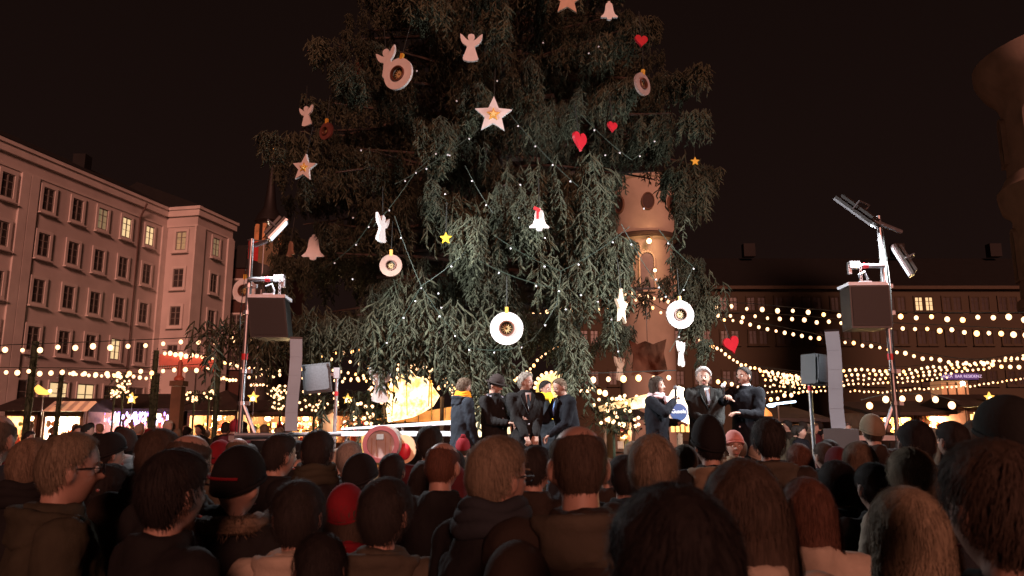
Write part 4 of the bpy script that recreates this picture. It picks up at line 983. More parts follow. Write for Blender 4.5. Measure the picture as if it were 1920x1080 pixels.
def column(px0, px1, y0, y1, Y, label, base=None):
    c = P((px0 + px1) / 2, y1, Y); t = thing('speaker_column', label, 'loudspeaker', c); w = (px1 - px0) / 1414 * Y * .88; H_ = (P(px0, y0, Y) - P(px0, y1, Y)).z
    cm_ = mat('grey_speaker_paint', (.27, .34, .40), .5, .08, 3); n = 5; t.rotation_euler = (0, 0, math.atan2(-c.x, c.y) * 1.0)
    wav = lambda s: .012 * math.sin(s * 6.0)
    for k in range(n):
        s0, s1 = k / n, (k + 1) / n; xa, xb = wav(1 - s0), wav(1 - s1)
        z0, z1 = H_ * s0 + .0008, H_ * s1 - .0008
        vs = [(xa - w / 2, -.05, z0), (xa + w / 2, -.05, z0), (xa + w / 2, .05, z0), (xa - w / 2, .05, z0), (xb - w / 2, -.05, z1), (xb + w / 2, -.05, z1), (xb + w / 2, .05, z1), (xb - w / 2, .05, z1)]
        MB().add(vs, [(0, 3, 2, 1), (4, 5, 6, 7), (0, 1, 5, 4), (1, 2, 6, 5), (2, 3, 7, 6), (3, 0, 4, 7)]).build('module', cm_, t, False)
    MB().box((wav(0), 0, H_ + .012), (w * 1.04, .12, .02)).build('top_cap', M_black(), t, False)
    if base:
        q = P(base[0], base[2], Y); q2 = P(base[1], base[3], Y)
        MB().box(((q.x + q2.x) / 2 - c.x, 0, -(q.z - q2.z) / 2 - .005), (q2.x - q.x, .42, q.z - q2.z)).build('base_box', mat('grey_box', (.07, .075, .078), .6, .08, 3), t, False)
    MB().box((0, 0, (-c.z + FZ) / 2 - .2), (.2, .2, c.z - FZ - .35)).build('stand', M_black(), t, False)
column(534, 559, 636, 808, 9.2, 'tall grey speaker column with a wavy outline in front of the left mast')
column(1559, 1587, 622, 803, 9.2, 'tall grey speaker column on a square base in front of the right mast', (1546, 1609, 804, 842))
def monitor(px, py, w, h, Y, label, roll, yaw, ppx, pytop):
    c = P(px, py, Y); b = P(ppx, pytop, Y); t = thing('monitor_speaker', label, 'loudspeaker', c); t.rotation_euler = (0, roll, yaw)
    MB().box((0, .1, 0), (w, .24, h)).build('cabinet', mat('grey_cabinet', (.05, .052, .055), .6, .1, 4), t, False)
    MB().box((0, -.03, 0), (w * .84, .02, h * .84)).build('grille', mat('pale_grille', (.075, .077, .084), .6, .15, 60), t, False)
    for sx in (-1, 1):
        for sz in (-1, 1): MB().box((sx * w * .42, -.035, sz * h * .42), (.03, .03, .03)).build('corner_guard', M_black(), t, False)
    s = thing('speaker_stand', 'thin metal stand with red tape carrying the ' + ('left' if px < 900 else 'right') + ' grey monitor speaker', 'stand', (b.x, Y + .1, FZ))
    MB().tube([(0, 0, 0), (0, 0, b.z - FZ)], .024, 10).build('pole', M_alu(), s)
    z = P(ppx, pytop + 52, Y).z - FZ; MB().tube([(0, 0, z), (0, 0, z + .06)], .027, 10).build('tape_band', tape_r, s)
    MB().box(((c.x - b.x) * .5, 0, b.z - FZ - .08), (abs(c.x - b.x) * .9, .04, .04)).box((0, 0, b.z - FZ - .06), (.08, .08, .14)).build('clamp', M_alu(), s, False)
    for k in range(3): a = k * 2.1 + .4; MB().tube([(0, 0, .35), (.32 * math.cos(a), .32 * math.sin(a), .02)], .014, 6).build('leg', M_alu(), s)
monitor(594, 709, .36, .38, 10.0, 'grey monitor speaker on the left side of the stage', -.12, .2, 629, 690)
monitor(1543, 693, .30, .38, 9.6, 'grey monitor speaker on the right side behind the column', .08, .45, 1521, 680)
# ---------------------------------------------------------------- market huts
hutw = mat('hut_wood', (.14, .08, .045), .8, .3, 3, bump=.3); hutroof = mat('hut_roof', (.045, .03, .024), .85, .3, 3)
canvas = mat('canvas', (.45, .3, .22), .85)
GC = [mat('goods_%d' % i, c, .6, .2, 8) for i, c in enumerate([(.7, .12, .05), (.8, .5, .1), (.7, .65, .5), (.5, .06, .05), (.85, .75, .4), (.25, .35, .12), (.6, .3, .15)])]
MATS_names = None
lampglow = mat('lamp_glow', (1, .8, .5), .4, 0, emit=(1, .68, .34), power=7)
coldglow = mat('cold_lamp_glow', (1, .9, .8), .4, 0, emit=(1, .82, .62), power=9)
def hut(pa, pb, Y, ztop, label, power=60, col=(1, .62, .3), roof='gable', rise=.6, depth=2.2, wallm=None, goods=22, seed=1, over=.35, zbot=0, cold=False):
    a = P(pa, 780, Y); b = P(pb, 780, Y); w = b.x - a.x; rs = random.Random(seed)
    t = thing('market_hut', label, 'market stall', ((a.x + b.x) / 2, Y, zbot)); wm = wallm or hutw
    q = MB().box((0, depth, ztop / 2), (w, .08, ztop)); q.box((-w / 2 + .04, depth / 2, ztop / 2), (.08, depth - .1, ztop)); q.box((w / 2 - .04, depth / 2, ztop / 2), (.08, depth - .1, ztop)); q.build('wall', wm, t, False)
    for k in range(max(3, int(w / .22))): x = -w / 2 + (k + .5) * w / max(3, int(w / .22)); MB().box((x, -.02, .5), (w / max(3, int(w / .22)) - .015, .04, 1.0)).build('plank', hutw, t, False)
    MB().box((0, .0, 1.03), (w + .1, .45, .05)).build('counter', hutw, t, False)
    for sx in (-1, 1): MB().box((sx * (w / 2 - .05), -.0, (ztop + 1.05) / 2), (.09, .09, ztop - 1.05)).build('post', hutw, t, False)
    MB().box((0, -.02, ztop - .08), (w, .06, .16)).build('fascia', hutw, t, False)
    hw = w / 2 + over; f = -.55; bk = depth + .3
    if roof == 'gable':
        vs = [(-hw, f, ztop), (hw, f, ztop), (hw, bk, ztop), (-hw, bk, ztop), (-hw * .86, depth / 2, ztop + rise), (hw * .86, depth / 2, ztop + rise)]; fs = [(0, 1, 5, 4), (2, 3, 4, 5), (0, 4, 3), (1, 2, 5), (0, 3, 2, 1)]
    elif roof == 'pyramid':
        vs = [(-hw, f, ztop), (hw, f, ztop), (hw, bk, ztop), (-hw, bk, ztop), (0, depth / 2, ztop + rise)]; fs = [(0, 1, 4), (1, 2, 4), (2, 3, 4), (3, 0, 4), (0, 3, 2, 1)]
    else:
        vs = [(-hw, f, ztop - .1), (hw, f, ztop - .1), (hw, bk, ztop + rise), (-hw, bk, ztop + rise), (-hw, f, ztop), (hw, f, ztop), (hw, bk, ztop + rise + .1), (-hw, bk, ztop + rise + .1)]; fs = [(0, 3, 2, 1), (4, 5, 6, 7), (0, 1, 5, 4), (1, 2, 6, 5), (2, 3, 7, 6), (3, 0, 4, 7)]
    MB().add(vs, fs).build('roof', hutroof, t, False)
    MB().box((0, depth - .25, 1.55), (w - .2, .3, .04)).build('shelf', hutw, t, False)
    for k in range(goods):
        x = rs.uniform(-w / 2 + .15, w / 2 - .15); lv = rs.choice((1.07, 1.58, 1.75)); y = {1.07: rs.uniform(0, .15), 1.58: depth - .25, 1.75: rs.uniform(.2, .8)}[lv]; m_ = rs.choice(GC)
        if lv == 1.75: MB().ball((x, y, ztop - .35 - rs.uniform(0, .35)), rs.uniform(.05, .11), 8, 6).tube([(x, y, ztop - .3), (x, y, ztop)], .004, 4).build('hanging_ware', m_, t)
        elif rs.random() < .5: MB().lathe([(.05, 0), (.08, .05), (.07, .14), (.03, .2), (.03, .26)], 10, (x, y, lv)).build('ware', m_, t)
        else: MB().box((x, y, lv + .11), (rs.uniform(.1, .25), .12, .2)).build('ware', m_, t, False)
    for k in range(max(1, int(w / 1.1))):
        x = (k + .5) * w / max(1, int(w / 1.1)) - w / 2; l_ = MB().ball((x, .45, ztop - .22), (.11, .11, .09)).tube([(x, .45, ztop - .15), (x, .45, ztop)], .01, 5).build('lamp', coldglow if cold else lampglow, t)
    l = bpy.data.lights.new('hut_lamp', 'POINT'); l.energy = power * 3.6; l.color = col; l.shadow_soft_size = .12; lo = bpy.data.objects.new('hut_light', l); C.objects.link(lo); lo.parent = t; lo.location = (0, .55, ztop - .38)
    return t
hut(10, 72, 25, 2.15, 'wooden market hut with warm goods at the far left edge', 90, roof='gable', rise=.5, seed=2)
hut(82, 158, 24, 2.12, 'market hut lit white-hot inside, second from the left edge', 420, (1, .86, .6), 'gable', .45, seed=3, cold=True, wallm=canvas, over=.15)
hut(172, 322, 26, 2.25, 'wide hut hung with violet and white icicle lights', 60, (.95, .5, .5), 'shed', .5, seed=4, goods=46)
hut(352, 446, 26, 2.18, 'warm hut under a dark pyramid roof beside the brown post', 240, (1, .6, .28), 'pyramid', .75, seed=5, goods=34)
hut(458, 604, 27, 2.15, 'long warm hut behind the left mast and column', 260, (1, .66, .32), 'shed', .4, seed=6, goods=50)
hut(618, 700, 29, 2.2, 'warm hut under the lower left branches of the tree', 120, (1, .5, .25), 'gable', .5, seed=7)
hut(1640, 1712, 24, 2.1, 'amber-lit hut beside the foot of the right mast', 160, (1, .55, .15), 'shed', .3, seed=8, wallm=canvas)
hut(1722, 1806, 25, 2.15, 'hut with rows of orange goods left of the yellow one', 150, (1, .42, .2), 'shed', .3, seed=9, goods=40)
hut(1812, 1905, 24, 2.25, 'brightest yellow hut at the right edge', 400, (1, .74, .3), 'gable', .45, seed=10, goods=30, wallm=canvas)
hut(1150, 1190, 21, 1.95, 'small hut with orange goods seen between the leaning man and the long-haired woman', 40, (1, .55, .3), 'shed', .2, seed=12, goods=20)
hut(1440, 1520, 22, 1.9, 'dark shuttered hut right of the man in the navy coat', 3, (1, .55, .3), 'shed', .3, seed=13, goods=10)
# awning of the white-hot hut
t = thing('awning', 'striped sloping awning above the white-hot hut', 'awning', P(122, 770, 23.2))
for k in range(8): x = (k - 3.5) * .17; MB().add([(x - .08, 0, 0), (x + .08, 0, 0), (x + .08 - .02 * (k - 3.5) * .6, .5, .30), (x - .08 - .02 * (k - 3.5) * .6, .5, .30), (x - .08, 0, -.02), (x + .08, 0, -.02), (x + .08, .5, .27), (x - .08, .5, .27)], [(0, 1, 2, 3), (7, 6, 5, 4), (0, 4, 5, 1), (1, 5, 6, 2), (2, 6, 7, 3), (3, 7, 4, 0)]).build('stripe', mat('awning_a', (.7, .4, .28), .8, emit=(1, .45, .22), power=.5) if k % 2 else mat('awning_b', (.7, .5, .38), .8, emit=(1, .5, .3), power=.12), t, False)  # lamplight on the stripes put into the cloth as a glow
for x in (-.68, .68): MB().tube([(x, .02, 0), (x, .02, -t.location.z)], .02, 6).build('post', hutw, t)
# icicle lights of the violet hut
pa, pb = P(166, 776, 25.2), P(318, 776, 25.2)
t = thing('icicle_lights', 'curtain of violet and white icicle lights on the wide hut', 'light string', pa, 0)
MB().tube([(0, 0, .05), (pb.x - pa.x, 0, .05)], .01, 5).build('cable', cabl, t)
iv = [mat('violet_glow', (.6, .3, 1), .4, 0, emit=(.45, .28, 1), power=3.2), mat('icy_glow', (.8, .8, 1), .4, 0, emit=(.75, .7, 1), power=4), mat('pink_glow', (1, .4, .4), .4, 0, emit=(1, .3, .28), power=2.2)]
ic = MB().ball((0, 0, 0), (.03, .03, .075), 7, 5).mesh('bulb')
for i in range(120):
    x = rb.random(); z = -rb.choice((0, .1, .2, .3, .42)); m_ = iv[0] if rb.random() < .4 else iv[1]
    if z < -.35 or x < .3 and rb.random() < .4: m_ = iv[2]
    obj('bulb', ic, m_, t, ((pb.x - pa.x) * x, rb.uniform(-.05, .05), z))
# gate frame with the fringed, bulb-lit sign
gY = 20; ga, gb = P(300, 664, gY), P(404, 671, gY)
t = thing('market_gate', 'tall gate of two fir-wrapped posts with a red fringed cross sign', 'gate', (ga.x, gY, 0))
gar = mat('fir_garland', (.03, .045, .022), .8, .4, 12)
def wrapped(mb, x, y, z1, r, seed):
    rs = random.Random(seed); mb.tube([(x, y, 0), (x, y, z1)], r * .5, 8)
    for i in range(int(z1 * 160)):
        z = rs.random() * z1; a = rs.uniform(0, 6.28); d = Vector((math.cos(a), math.sin(a), rs.uniform(-.7, .4))); p = Vector((x, y, z)) + d * r * .4; e = p + d * r * rs.uniform(.5, 1.1); s_ = Vector((-math.sin(a), math.cos(a), 0)) * .02
        mb.add([p - s_, p + s_, e], [(0, 1, 2)])
for x in (0, gb.x - ga.x): q = MB(); wrapped(q, x - .1 if x == 0 else x + .1, 0, ga.z + .1, .14, 5 + int(x)); q.build('post', gar, t, False)
dx = gb.x - ga.x; dzz = gb.z - ga.z
MB().prism([(0, ga.z), (dx, gb.z), (dx, gb.z - .28), (0, ga.z - .28)], .05).build('sign_board', mat('red_sign', (.5, .1, .07), .7, emit=(1, .2, .12), power=.15), t, False)
for i in range(24): x = (i + .5) / 24 * dx; MB().prism([(x - .025, ga.z - .28 + dzz * i / 24), (x + .025, ga.z - .28 + dzz * i / 24), (x, ga.z - .40 + dzz * i / 24)], .01).build('fringe', mat('fringe', (.6, .2, .12), .8), t, False)
F([(304, 663), (404, 670)], 10, 19.9, 'ten bright bulbs in a row on the fringed gate sign', 1.1)
for i, (px, ytop, lab) in enumerate(((67, 640, 'thick fir-wrapped post near the left edge'), (117, 692, 'thinner fir-wrapped post right of the thick one'), (296, 700, 'short fir-wrapped post by the gate'))):
    p = P(px, ytop, 18.5); t = thing('garland_post', lab, 'post', (p.x, 18.5, 0), 0, 'fir-wrapped posts carrying the lights'); q = MB(); wrapped(q, 0, 0, p.z, .16 if i == 0 else .11, 60 + i); q.build('post', gar, t, False)
p = P(335, 725, 15); t = thing('wooden_pillar', 'brown wooden pillar topped with a candle lantern before the gate', 'pillar', (p.x, 15, 0))
MB().box((0, 0, p.z / 2), (.2, .2, p.z)).build('shaft', hutw, t, False); MB().box((0, 0, p.z + .06), (.26, .26, .10)).build('cap', hutw, t, False)
MB().lathe([(.10, 0), (.10, .05), (.05, .1), (.045, .35), (.012, .42)], 10, (0, 0, p.z + .12)).build('candle', mat('red_candle', (.4, .1, .06), .5), t)
MB().ball((0, 0, p.z + .58), (.02, .02, .06)).build('flame', warm2, t)
# lit figures on the roofs
starglow = mat('star_glow', (1, .7, .2), .4, 0, emit=(1, .52, .10), power=1.5); starhot = mat('star_hot', (1, .8, .4), .4, 0, emit=(1, .8, .4), power=6)
for px, py, Y, r, lab in ((247, 747, 25, .2, 'glowing star on the roof of the violet hut'), (475, 745, 25, .2, 'glowing star on the roof behind the left mast'), (652, 748, 24, .17, 'glowing star left of the low white angel'), (1855, 745, 24, .17, 'glowing star at the right edge over the yellow hut')):
    c = P(px, py, Y); t = thing('glowing_star', lab, 'roof light', c, 0, 'glowing stars on the hut roofs'); MB().prism(star_pts(r), .06).build('plate', starglow, t, False); MB().ball((0, -.05, -.05), .07, 8, 6).build('bulb', starhot, t); MB().tube([(0, .05, 0), (0, .05, -.6)], .015, 5).build('rod', M_alu(), t)
c = P(80, 733, 22); t = thing('glowing_horse', 'glowing yellow rocking shape on the roof at the far left', 'roof light', c)
MB().prism([(-.24, .08), (-.15, .18), (-.06, .12), (.1, .02), (.2, .04), (.26, -.02), (.24, -.08), (.1, -.12), (-.1, -.10), (-.2, -.02)], .06).build('plate', starglow, t, False); MB().ball((.24, -.04, .0), .045).build('bulb', starhot, t); MB().tube([(0, .05, 0), (0, .05, -.7)], .015, 5).build('rod', M_alu(), t)
tb = MB().ball((0, 0, 0), .035, 7, 5).mesh('bulb')
def bush(px, py, w, h, Y, n, label, seed, leaves=250, down=1.0):
    c = P(px, py, Y); t = thing('lit_bush', label, 'lit bush', c, 0, None); rs = random.Random(seed); q = MB()
    for i in range(leaves):
        p = Vector((rs.gauss(0, w * .45), rs.gauss(0, .2), rs.uniform(-h / 2, h / 2))); d = Vector((rs.uniform(-1, 1), rs.uniform(-1, 1), rs.uniform(-1, .2))).normalized(); s_ = d.cross(Vector((0, 0, 1))).normalized() * .025
        q.add([p - s_, p + s_, p + d * .2], [(0, 1, 2)])
    q.tube([(0, 0, h / 2), (0, 0, -h / 2), (0, 0, -c.z)], .03, 6)
    q.build('foliage', gar, t, False)
    for i in range(n): obj('bulb', tb, M_bulb(), t, (rs.gauss(0, w * .4), -.12 + rs.uniform(-.1, .1), rs.uniform(-h / 2, h / 2)))
bush(232, 722, .35, .75, 24, 34, 'slim bush wrapped in warm bulbs on the violet hut', 1)
bush(215, 738, .2, .25, 24, 8, 'small bulb cluster left of the slim bush', 2, 60)
bush(365, 742, .25, .35, 23, 14, 'bulb-wrapped twigs on the left of the pyramid roof', 3, 80)
bush(393, 740, .25, .3, 23, 14, 'bulb-wrapped twigs on top of the pyramid roof', 4, 80)
bush(527, 745, .35, .7, 22, 34, 'bulb-covered bush just left of the grey column', 5, 260)
bush(690, 765, .5, .7, 15, 26, 'bush with scattered bulbs under the low white angel', 6, 400)
bush(590, 752, .7, .5, 20, 24, 'bulb-covered hedge between the column and the stand', 7, 300)
bush(1150, 775, .6, .7, 15.5, 30, 'dark bush with small bulbs between the leaning man and the woman', 8, 420)
bush(1480, 715, .9, .35, 24, 40, 'dense glitter of bulbs right of the man in navy', 9, 60)
# glowing displays behind the speakers
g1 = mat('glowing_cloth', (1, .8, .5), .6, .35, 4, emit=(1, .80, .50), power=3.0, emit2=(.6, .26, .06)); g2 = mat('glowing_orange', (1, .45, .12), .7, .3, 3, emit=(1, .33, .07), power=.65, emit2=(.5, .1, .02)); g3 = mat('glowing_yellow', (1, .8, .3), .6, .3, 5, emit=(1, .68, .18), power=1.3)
Yg = 15.6
c = P(772, 800, Yg); t = thing('glowing_pavilion', 'brilliant glowing pavilion of white cloth with gold centre behind the twigs', 'pavilion', (c.x, Yg, 0))
def L_(px, py, Y=Yg): q = P(px, py, Y); return (q.x - c.x, q.z)
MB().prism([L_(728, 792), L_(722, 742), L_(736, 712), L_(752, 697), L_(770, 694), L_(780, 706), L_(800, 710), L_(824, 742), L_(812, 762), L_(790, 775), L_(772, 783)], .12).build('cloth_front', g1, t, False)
for k in (1, 2, 5, 9, 10): x = -.58 + k * .1 + .03 * math.sin(k * 5); MB().tube([(x, -.1, 2.0 + .1 * math.sin(k * 2.3)), (x + .04 * math.sin(k), -.12, 2.72 + .1 * math.sin(k * 1.7))], .013, 5).build('rib', mat('gilt', (.9, .6, .15), .25), t)
for x in (-.6, .6): MB().tube([(x, .1, 0), (x, .1, 2.3)], .04, 8).build('post', hutw, t)
for i in range(34): a = rb.uniform(0, PI); obj('bulb', tb, M_bulb(), t, (L_(772, 745)[0] + .85 * math.cos(a), -.2, L_(772, 745)[1] + .62 * math.sin(a) + rb.uniform(-.05, .05)))
c = P(778, 780, 16.8); t = thing('orange_awning', 'long translucent orange awning below the glowing pavilion', 'awning', (c.x, 16.8, 0)); 
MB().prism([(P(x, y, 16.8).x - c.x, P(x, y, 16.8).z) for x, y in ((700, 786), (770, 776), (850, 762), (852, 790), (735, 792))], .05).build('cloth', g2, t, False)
for i in range(5): q = P(735 + i * 25, 775 - i * 3, 16.75); MB().tube([(q.x - c.x, -.06, q.z), (q.x - c.x, -.06, q.z - .25)], .008, 5).build('seam', hutw, t)
for x in (-.7, .8): MB().tube([(x, .06, 0), (x, .06, P(778, 785, 16.8).z)], .03, 8).build('post', hutw, t)
c = P(915, 770, 14); t = thing('glowing_counter', 'blazing white shop counter glimpsed between the first three people on stage', 'counter', (c.x, 14, 0))
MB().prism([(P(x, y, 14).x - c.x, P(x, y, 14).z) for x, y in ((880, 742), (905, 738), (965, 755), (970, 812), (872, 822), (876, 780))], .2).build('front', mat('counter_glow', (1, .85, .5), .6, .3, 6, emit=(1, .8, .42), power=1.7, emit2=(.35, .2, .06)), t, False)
MB().box((0, .2, .6), (1.0, .3, 1.2)).build('plinth', hutw, t, False)
c = P(1034, 720, 17.5); t = thing('glowing_arch', 'yellow-white glowing arch behind the two men talking', 'arch', (c.x, 17.5, 0))
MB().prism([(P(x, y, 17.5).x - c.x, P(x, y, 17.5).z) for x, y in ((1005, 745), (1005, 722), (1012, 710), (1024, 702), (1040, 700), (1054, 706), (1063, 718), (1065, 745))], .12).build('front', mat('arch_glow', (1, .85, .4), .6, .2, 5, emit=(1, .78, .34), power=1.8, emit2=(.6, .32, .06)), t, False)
for k in range(11): a = PI * k / 10; q = P(1034 - 31 * math.cos(a), 727 - 29 * math.sin(a), 17.4); MB().ball((q.x - c.x, -.1, q.z), .04, 8, 6).build('bulb', M_bulb(), t)
for x in (-.3, .3): MB().tube([(x, .1, 0), (x, .1, 2.4)], .03, 8).build('post', hutw, t)
c = P(1272, 760, 12.6); t = thing('lamp_sign', 'flame-shaped white lamp with a round blue beer sign behind the white-haired man', 'sign', (c.x, 12.6, FZ))
Z = lambda x, y, Y=12.6: (P(x - 5, y, Y).x - c.x, P(x, y, Y).z - FZ)
MB().prism([Z(*p) for p in ((1256, 795), (1254, 768), (1258, 748), (1266, 732), (1276, 724), (1286, 728), (1292, 745), (1296, 768), (1296, 795))], .14).build('shade', mat('lamp_shade_glow', (1, .9, .7), .6, .1, 5, emit=(1, .84, .55), power=2.4, emit2=(1, .6, .25)), t, False)
q = Z(1274, 773); r = .165
MB().prism([(x + q[0], z + q[1]) for x, z in circ(r)], .04, -.10).build('disc', mat('pale_disc', (.75, .6, .5), .5), t, False)
MB().prism([(x + q[0], z + q[1]) for x, z in circ(r * .84)], .02, -.13).build('blue_disc', mat('blue_enamel', (.01, .04, .12), .4), t, False)
tm = text_mesh('Gusola', .085, .004); obj('lettering', tm, mat('white_letters', (.85, .85, .85), .5), t, (q[0], -.148, q[1] + .01))
MB().tube([(0, 0, 0), (0, 0, Z(1275, 790)[1])], .05, 8).build('post', hutw, t)
for k in range(4): MB().box((-.12 + k * .08, -.05, Z(1275, 803)[1]), (.05, .05, .12)).build('bottle', mat('amber_glow', (.8, .4, .1), .4, .2, 6, emit=(1, .42, .1), power=.8), t, False)
c = P(1170, 755, 15.5); t = thing('lit_beam', 'pale lit beam rising to the right behind the long-haired woman', 'beam', (c.x, 15.5, 0))
Z2 = lambda x, y: (P(x, y, 15.5).x - c.x, P(x, y, 15.5).z)
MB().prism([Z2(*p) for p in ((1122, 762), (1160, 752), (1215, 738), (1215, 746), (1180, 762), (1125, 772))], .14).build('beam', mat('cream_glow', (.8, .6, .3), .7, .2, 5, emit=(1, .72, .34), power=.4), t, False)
MB().prism([Z2(*p) for p in ((1180, 752), (1210, 745), (1213, 764), (1182, 768))], .12, -.14).build('lit_end', mat('counter_glow', (1, .85, .5), .6), t, False)
for x in (-.4, .45): MB().tube([(x, .0, 0), (x, .0, Z2(1170, 765)[1])], .03, 6).build('post', hutw, t)
# lit bay with the violet sign on the right
c = P(1793, 730, 30); t = thing('lit_kiosk', 'tall orange-lit kiosk with a violet sign on its roof edge', 'kiosk', (c.x, 30, 0)); Z3 = lambda x, y: (P(x, y, 30).x - c.x, P(x, y, 30).z)
a_, b_ = Z3(1764, 714), Z3(1818, 750); MB().box(((a_[0] + b_[0]) / 2, .4, b_[1] + (a_[1] - b_[1]) / 2), (b_[0] - a_[0], .8, a_[1] - b_[1])).build('wall', mat('kiosk_wall', (.6, .33, .17), .8, .2, 3, emit=(1, .42, .18), power=.28), t, False)  # orange lamplight on the wall put into its material as a glow
MB().box((0, .4, b_[1] / 2), (1.0, .8, b_[1])).build('base', hutw, t, False)
for k in range(3): MB().box((-.35 + k * .35, -.03, a_[1] - .35), (.03, .06, .6)).build('mullion', hutw, t, False)
MB().box((0, .3, a_[1] + .04), (1.5, 1.3, .07)).build('roof', hutroof, t, False)
s0, s1 = Z3(1757, 703), Z3(1823, 713); MB().box(((s0[0] + s1[0]) / 2, -.4, (s0[1] + s1[1]) / 2 + .02), (s1[0] - s0[0], .06, s0[1] - s1[1] + .03)).build('sign_board', mat('violet_sign', (.1, .07, .25), .5, emit=(.2, .12, .7), power=.1), t, False)
obj('lettering', text_mesh('SALZA  BAR RESIDENZ', .16, .01), mat('violet_letters', (.8, .8, 1), .5, 0, emit=(.75, .65, 1), power=.5), t, ((s0[0] + s1[0]) / 2, -.45, (s0[1] + s1[1]) / 2 + .02))
MB().ball((.1, -.3, a_[1] - .12), .09).build('lamp', coldglow, t)
for pxa, pya, lab in ((1217, 452, 'orange street lantern glowing against the clock tower'), (1187, 490, 'small orange lamp left of the clock tower'), (1228, 507, 'bright lamp low on the clock tower')):
    c = P(pxa, pya, 45.4); t = thing('street_lantern', lab, 'lantern', c, 0); r = .15 if pxa == 1217 else .10
    MB().ball((0, 0, 0), r, 10, 8).build('globe', lampglow if pxa != 1187 else warm2, t)
    MB().tube([(0, 0, r), (0, 0, r * 1.8), (0, 1.1, r * 2.2)], .03, 6).build('bracket', hutw, t)
    _l = bpy.data.lights.new('lantern_light', 'POINT'); _l.energy = 90 if pxa == 1217 else 30; _l.color = (1, .5, .22); _l.shadow_soft_size = .15; _lo = bpy.data.objects.new('lantern_light', _l); C.objects.link(_lo); _lo.parent = t; _lo.location = (0, -.3, 0)
    MB().lathe([(r * 1.3, r * .9), (r * .3, r * 1.6), (.01, r * 1.7)], 10).build('hood', hutw, t)
c = P(1460, 758, 20); t = thing('tube_lamp', 'cold white tube lamp glowing under the dark canopy right of the navy-coated man', 'lamp', c); MB().tube([(-.15, 0, 0), (.45, 0, .07)], .028, 8).build('tube', mat('tube_glow', (.7, .9, 1), .4, 0, emit=(.6, .8, 1), power=5), t); MB().ball((-.2, 0, -.03), (.12, .08, .05)).build('shade', mat('tube_glow', (.7, .9, 1), .4), t); MB().tube([(0, .05, 0), (0, .05, -c.z)], .02, 5).build('post', hutw, t)
c = P(1425, 770, 17); t = thing('red_lantern', 'red-orange lantern shade right of the navy coat', 'lantern', c); MB().lathe([(.26, -.12), (.24, -.05), (.09, .1), (.04, .14)], 14).build('shade', g2, t); MB().ball((0, -.05, .2), .06).build('bulb', M_bulb(), t); MB().tube([(0, 0, -.1), (0, 0, -c.z)], .02, 6).build('post', hutw, t)
c = P(878, 704, 13.5); t = thing('red_hat_figure', 'red pointed fabric cap hung low on the tree above the scarfed woman', 'decoration', c); MB().lathe([(.14, -.14), (.13, 0), (.1, .1), (.03, .2), (.005, .23)], 14).build('cap', CL['red'], t); MB().tube([(0, 0, .2), (0, 0, .7)], .006, 5).build('cord', cabl, t)
c = P(1215, 667, 14.4); t = thing('wooden_shield', 'large varnished brown wooden cut-out hanging low on the right of the tree', 'decoration', c)
MB().prism([(-.36, .3), (-.2, .22), (-.05, .28), (.1, .22), (.36, .32), (.3, .05), (.36, -.28), (.15, -.38), (-.1, -.3), (-.32, -.38), (-.28, 0)], .05).build('plate', darkw, t, False); MB().tube([(0, .03, .2), (0, .03, .9)], .006, 5).build('cord', cabl, t)
# ---------------------------------------------------------------- people on the stage
def speaker_person(px, pytop, Y, face_rz, label, D, skinm, coatm, trm, **kw):
    top = P(px, pytop, Y); s = (top.z - FZ) / 1.775
    t = thing('person', label, 'person', (top.x, Y, FZ), face_rz, 'people speaking on the stage'); t.scale = (s, s, s)
    dress(t, D, skinm, coatm, trm, **kw); return t
sk2 = mat('stage_skin', (.36, .21, .155), .55, .06, 20)  # even skin tone of the people on stage
def shirt_tie(t, D, tiem, w=.05):
    L = D['L']; q = MB().prism([(-w, 1.50), (w, 1.50), (.0, 1.27)], .012, -.166); q.v = [tuple(L @ Vector((x, y + (.055 if z > 1.4 else 0), z))) for x, y, z in q.v]; q.build('shirt', CL['white'], t, False)
    q = MB().prism([(-.016, 1.475), (.016, 1.475), (.02, 1.34), (0, 1.28), (-.02, 1.34)], .012, -.178); q.v = [tuple(L @ Vector((x, y + (.055 if z > 1.4 else 0), z))) for x, y, z in q.v]; q.build('tie', tiem, t, False)
def lapels(t, D, m):
    L = D['L']
    for s in (-1, 1):
        q = MB().prism([(s * .045, 1.515), (s * .10, 1.47), (s * .085, 1.36), (s * .005, 1.22), (s * .012, 1.27)], .02, -.176); q.v = [tuple(L @ Vector((x, y + (.05 if z > 1.4 else 0), z))) for x, y, z in q.v]; q.build('lapel', m, t, False)
def buttons(t, D, n=4, z0=1.18, x=.0, m=None):
    for k in range(n): p = D['L'] @ Vector((x, -.168, z0 - k * .13)); MB().ball(p, (.012, .006, .012), 8, 6).build('button', m or M_alu(), t)
def hair_c(n): return HC[n]
D1 = figure_data(wl=(.20, -.10, .86), wr=(-.20, -.12, .88), coat='mid', female=True, head=(.0, .15, 0), seedv=1)
t = speaker_person(868, 708, 10.2, 2.1, 'woman with short brown hair, grey-blue jacket and orange scarf, leftmost on the stage', D1, sk2, cloth('bluegrey', (.015, .018, .024)), CL['black'], hair='full', hairm=HC['mid'], scarf=CL['orange'])
obj('hood', hood_me, cloth('bluegrey', (.015, .018, .024)), t)
D2 = figure_data(wl=(.05, -.32, 1.12), wr=(-.06, -.33, 1.14), hands=('grip', 'grip'), coat='mid', head=(.35, .30, 0), seedv=2)
t = speaker_person(928, 704, 10.3, .75, 'person in a black coat and dark striped brimmed hat looking down at their hands', D2, sk2, CL['black'], CL['black'], hair='short', hairm=HC['dark'], hat='brim', hatm=CL['stripe'])
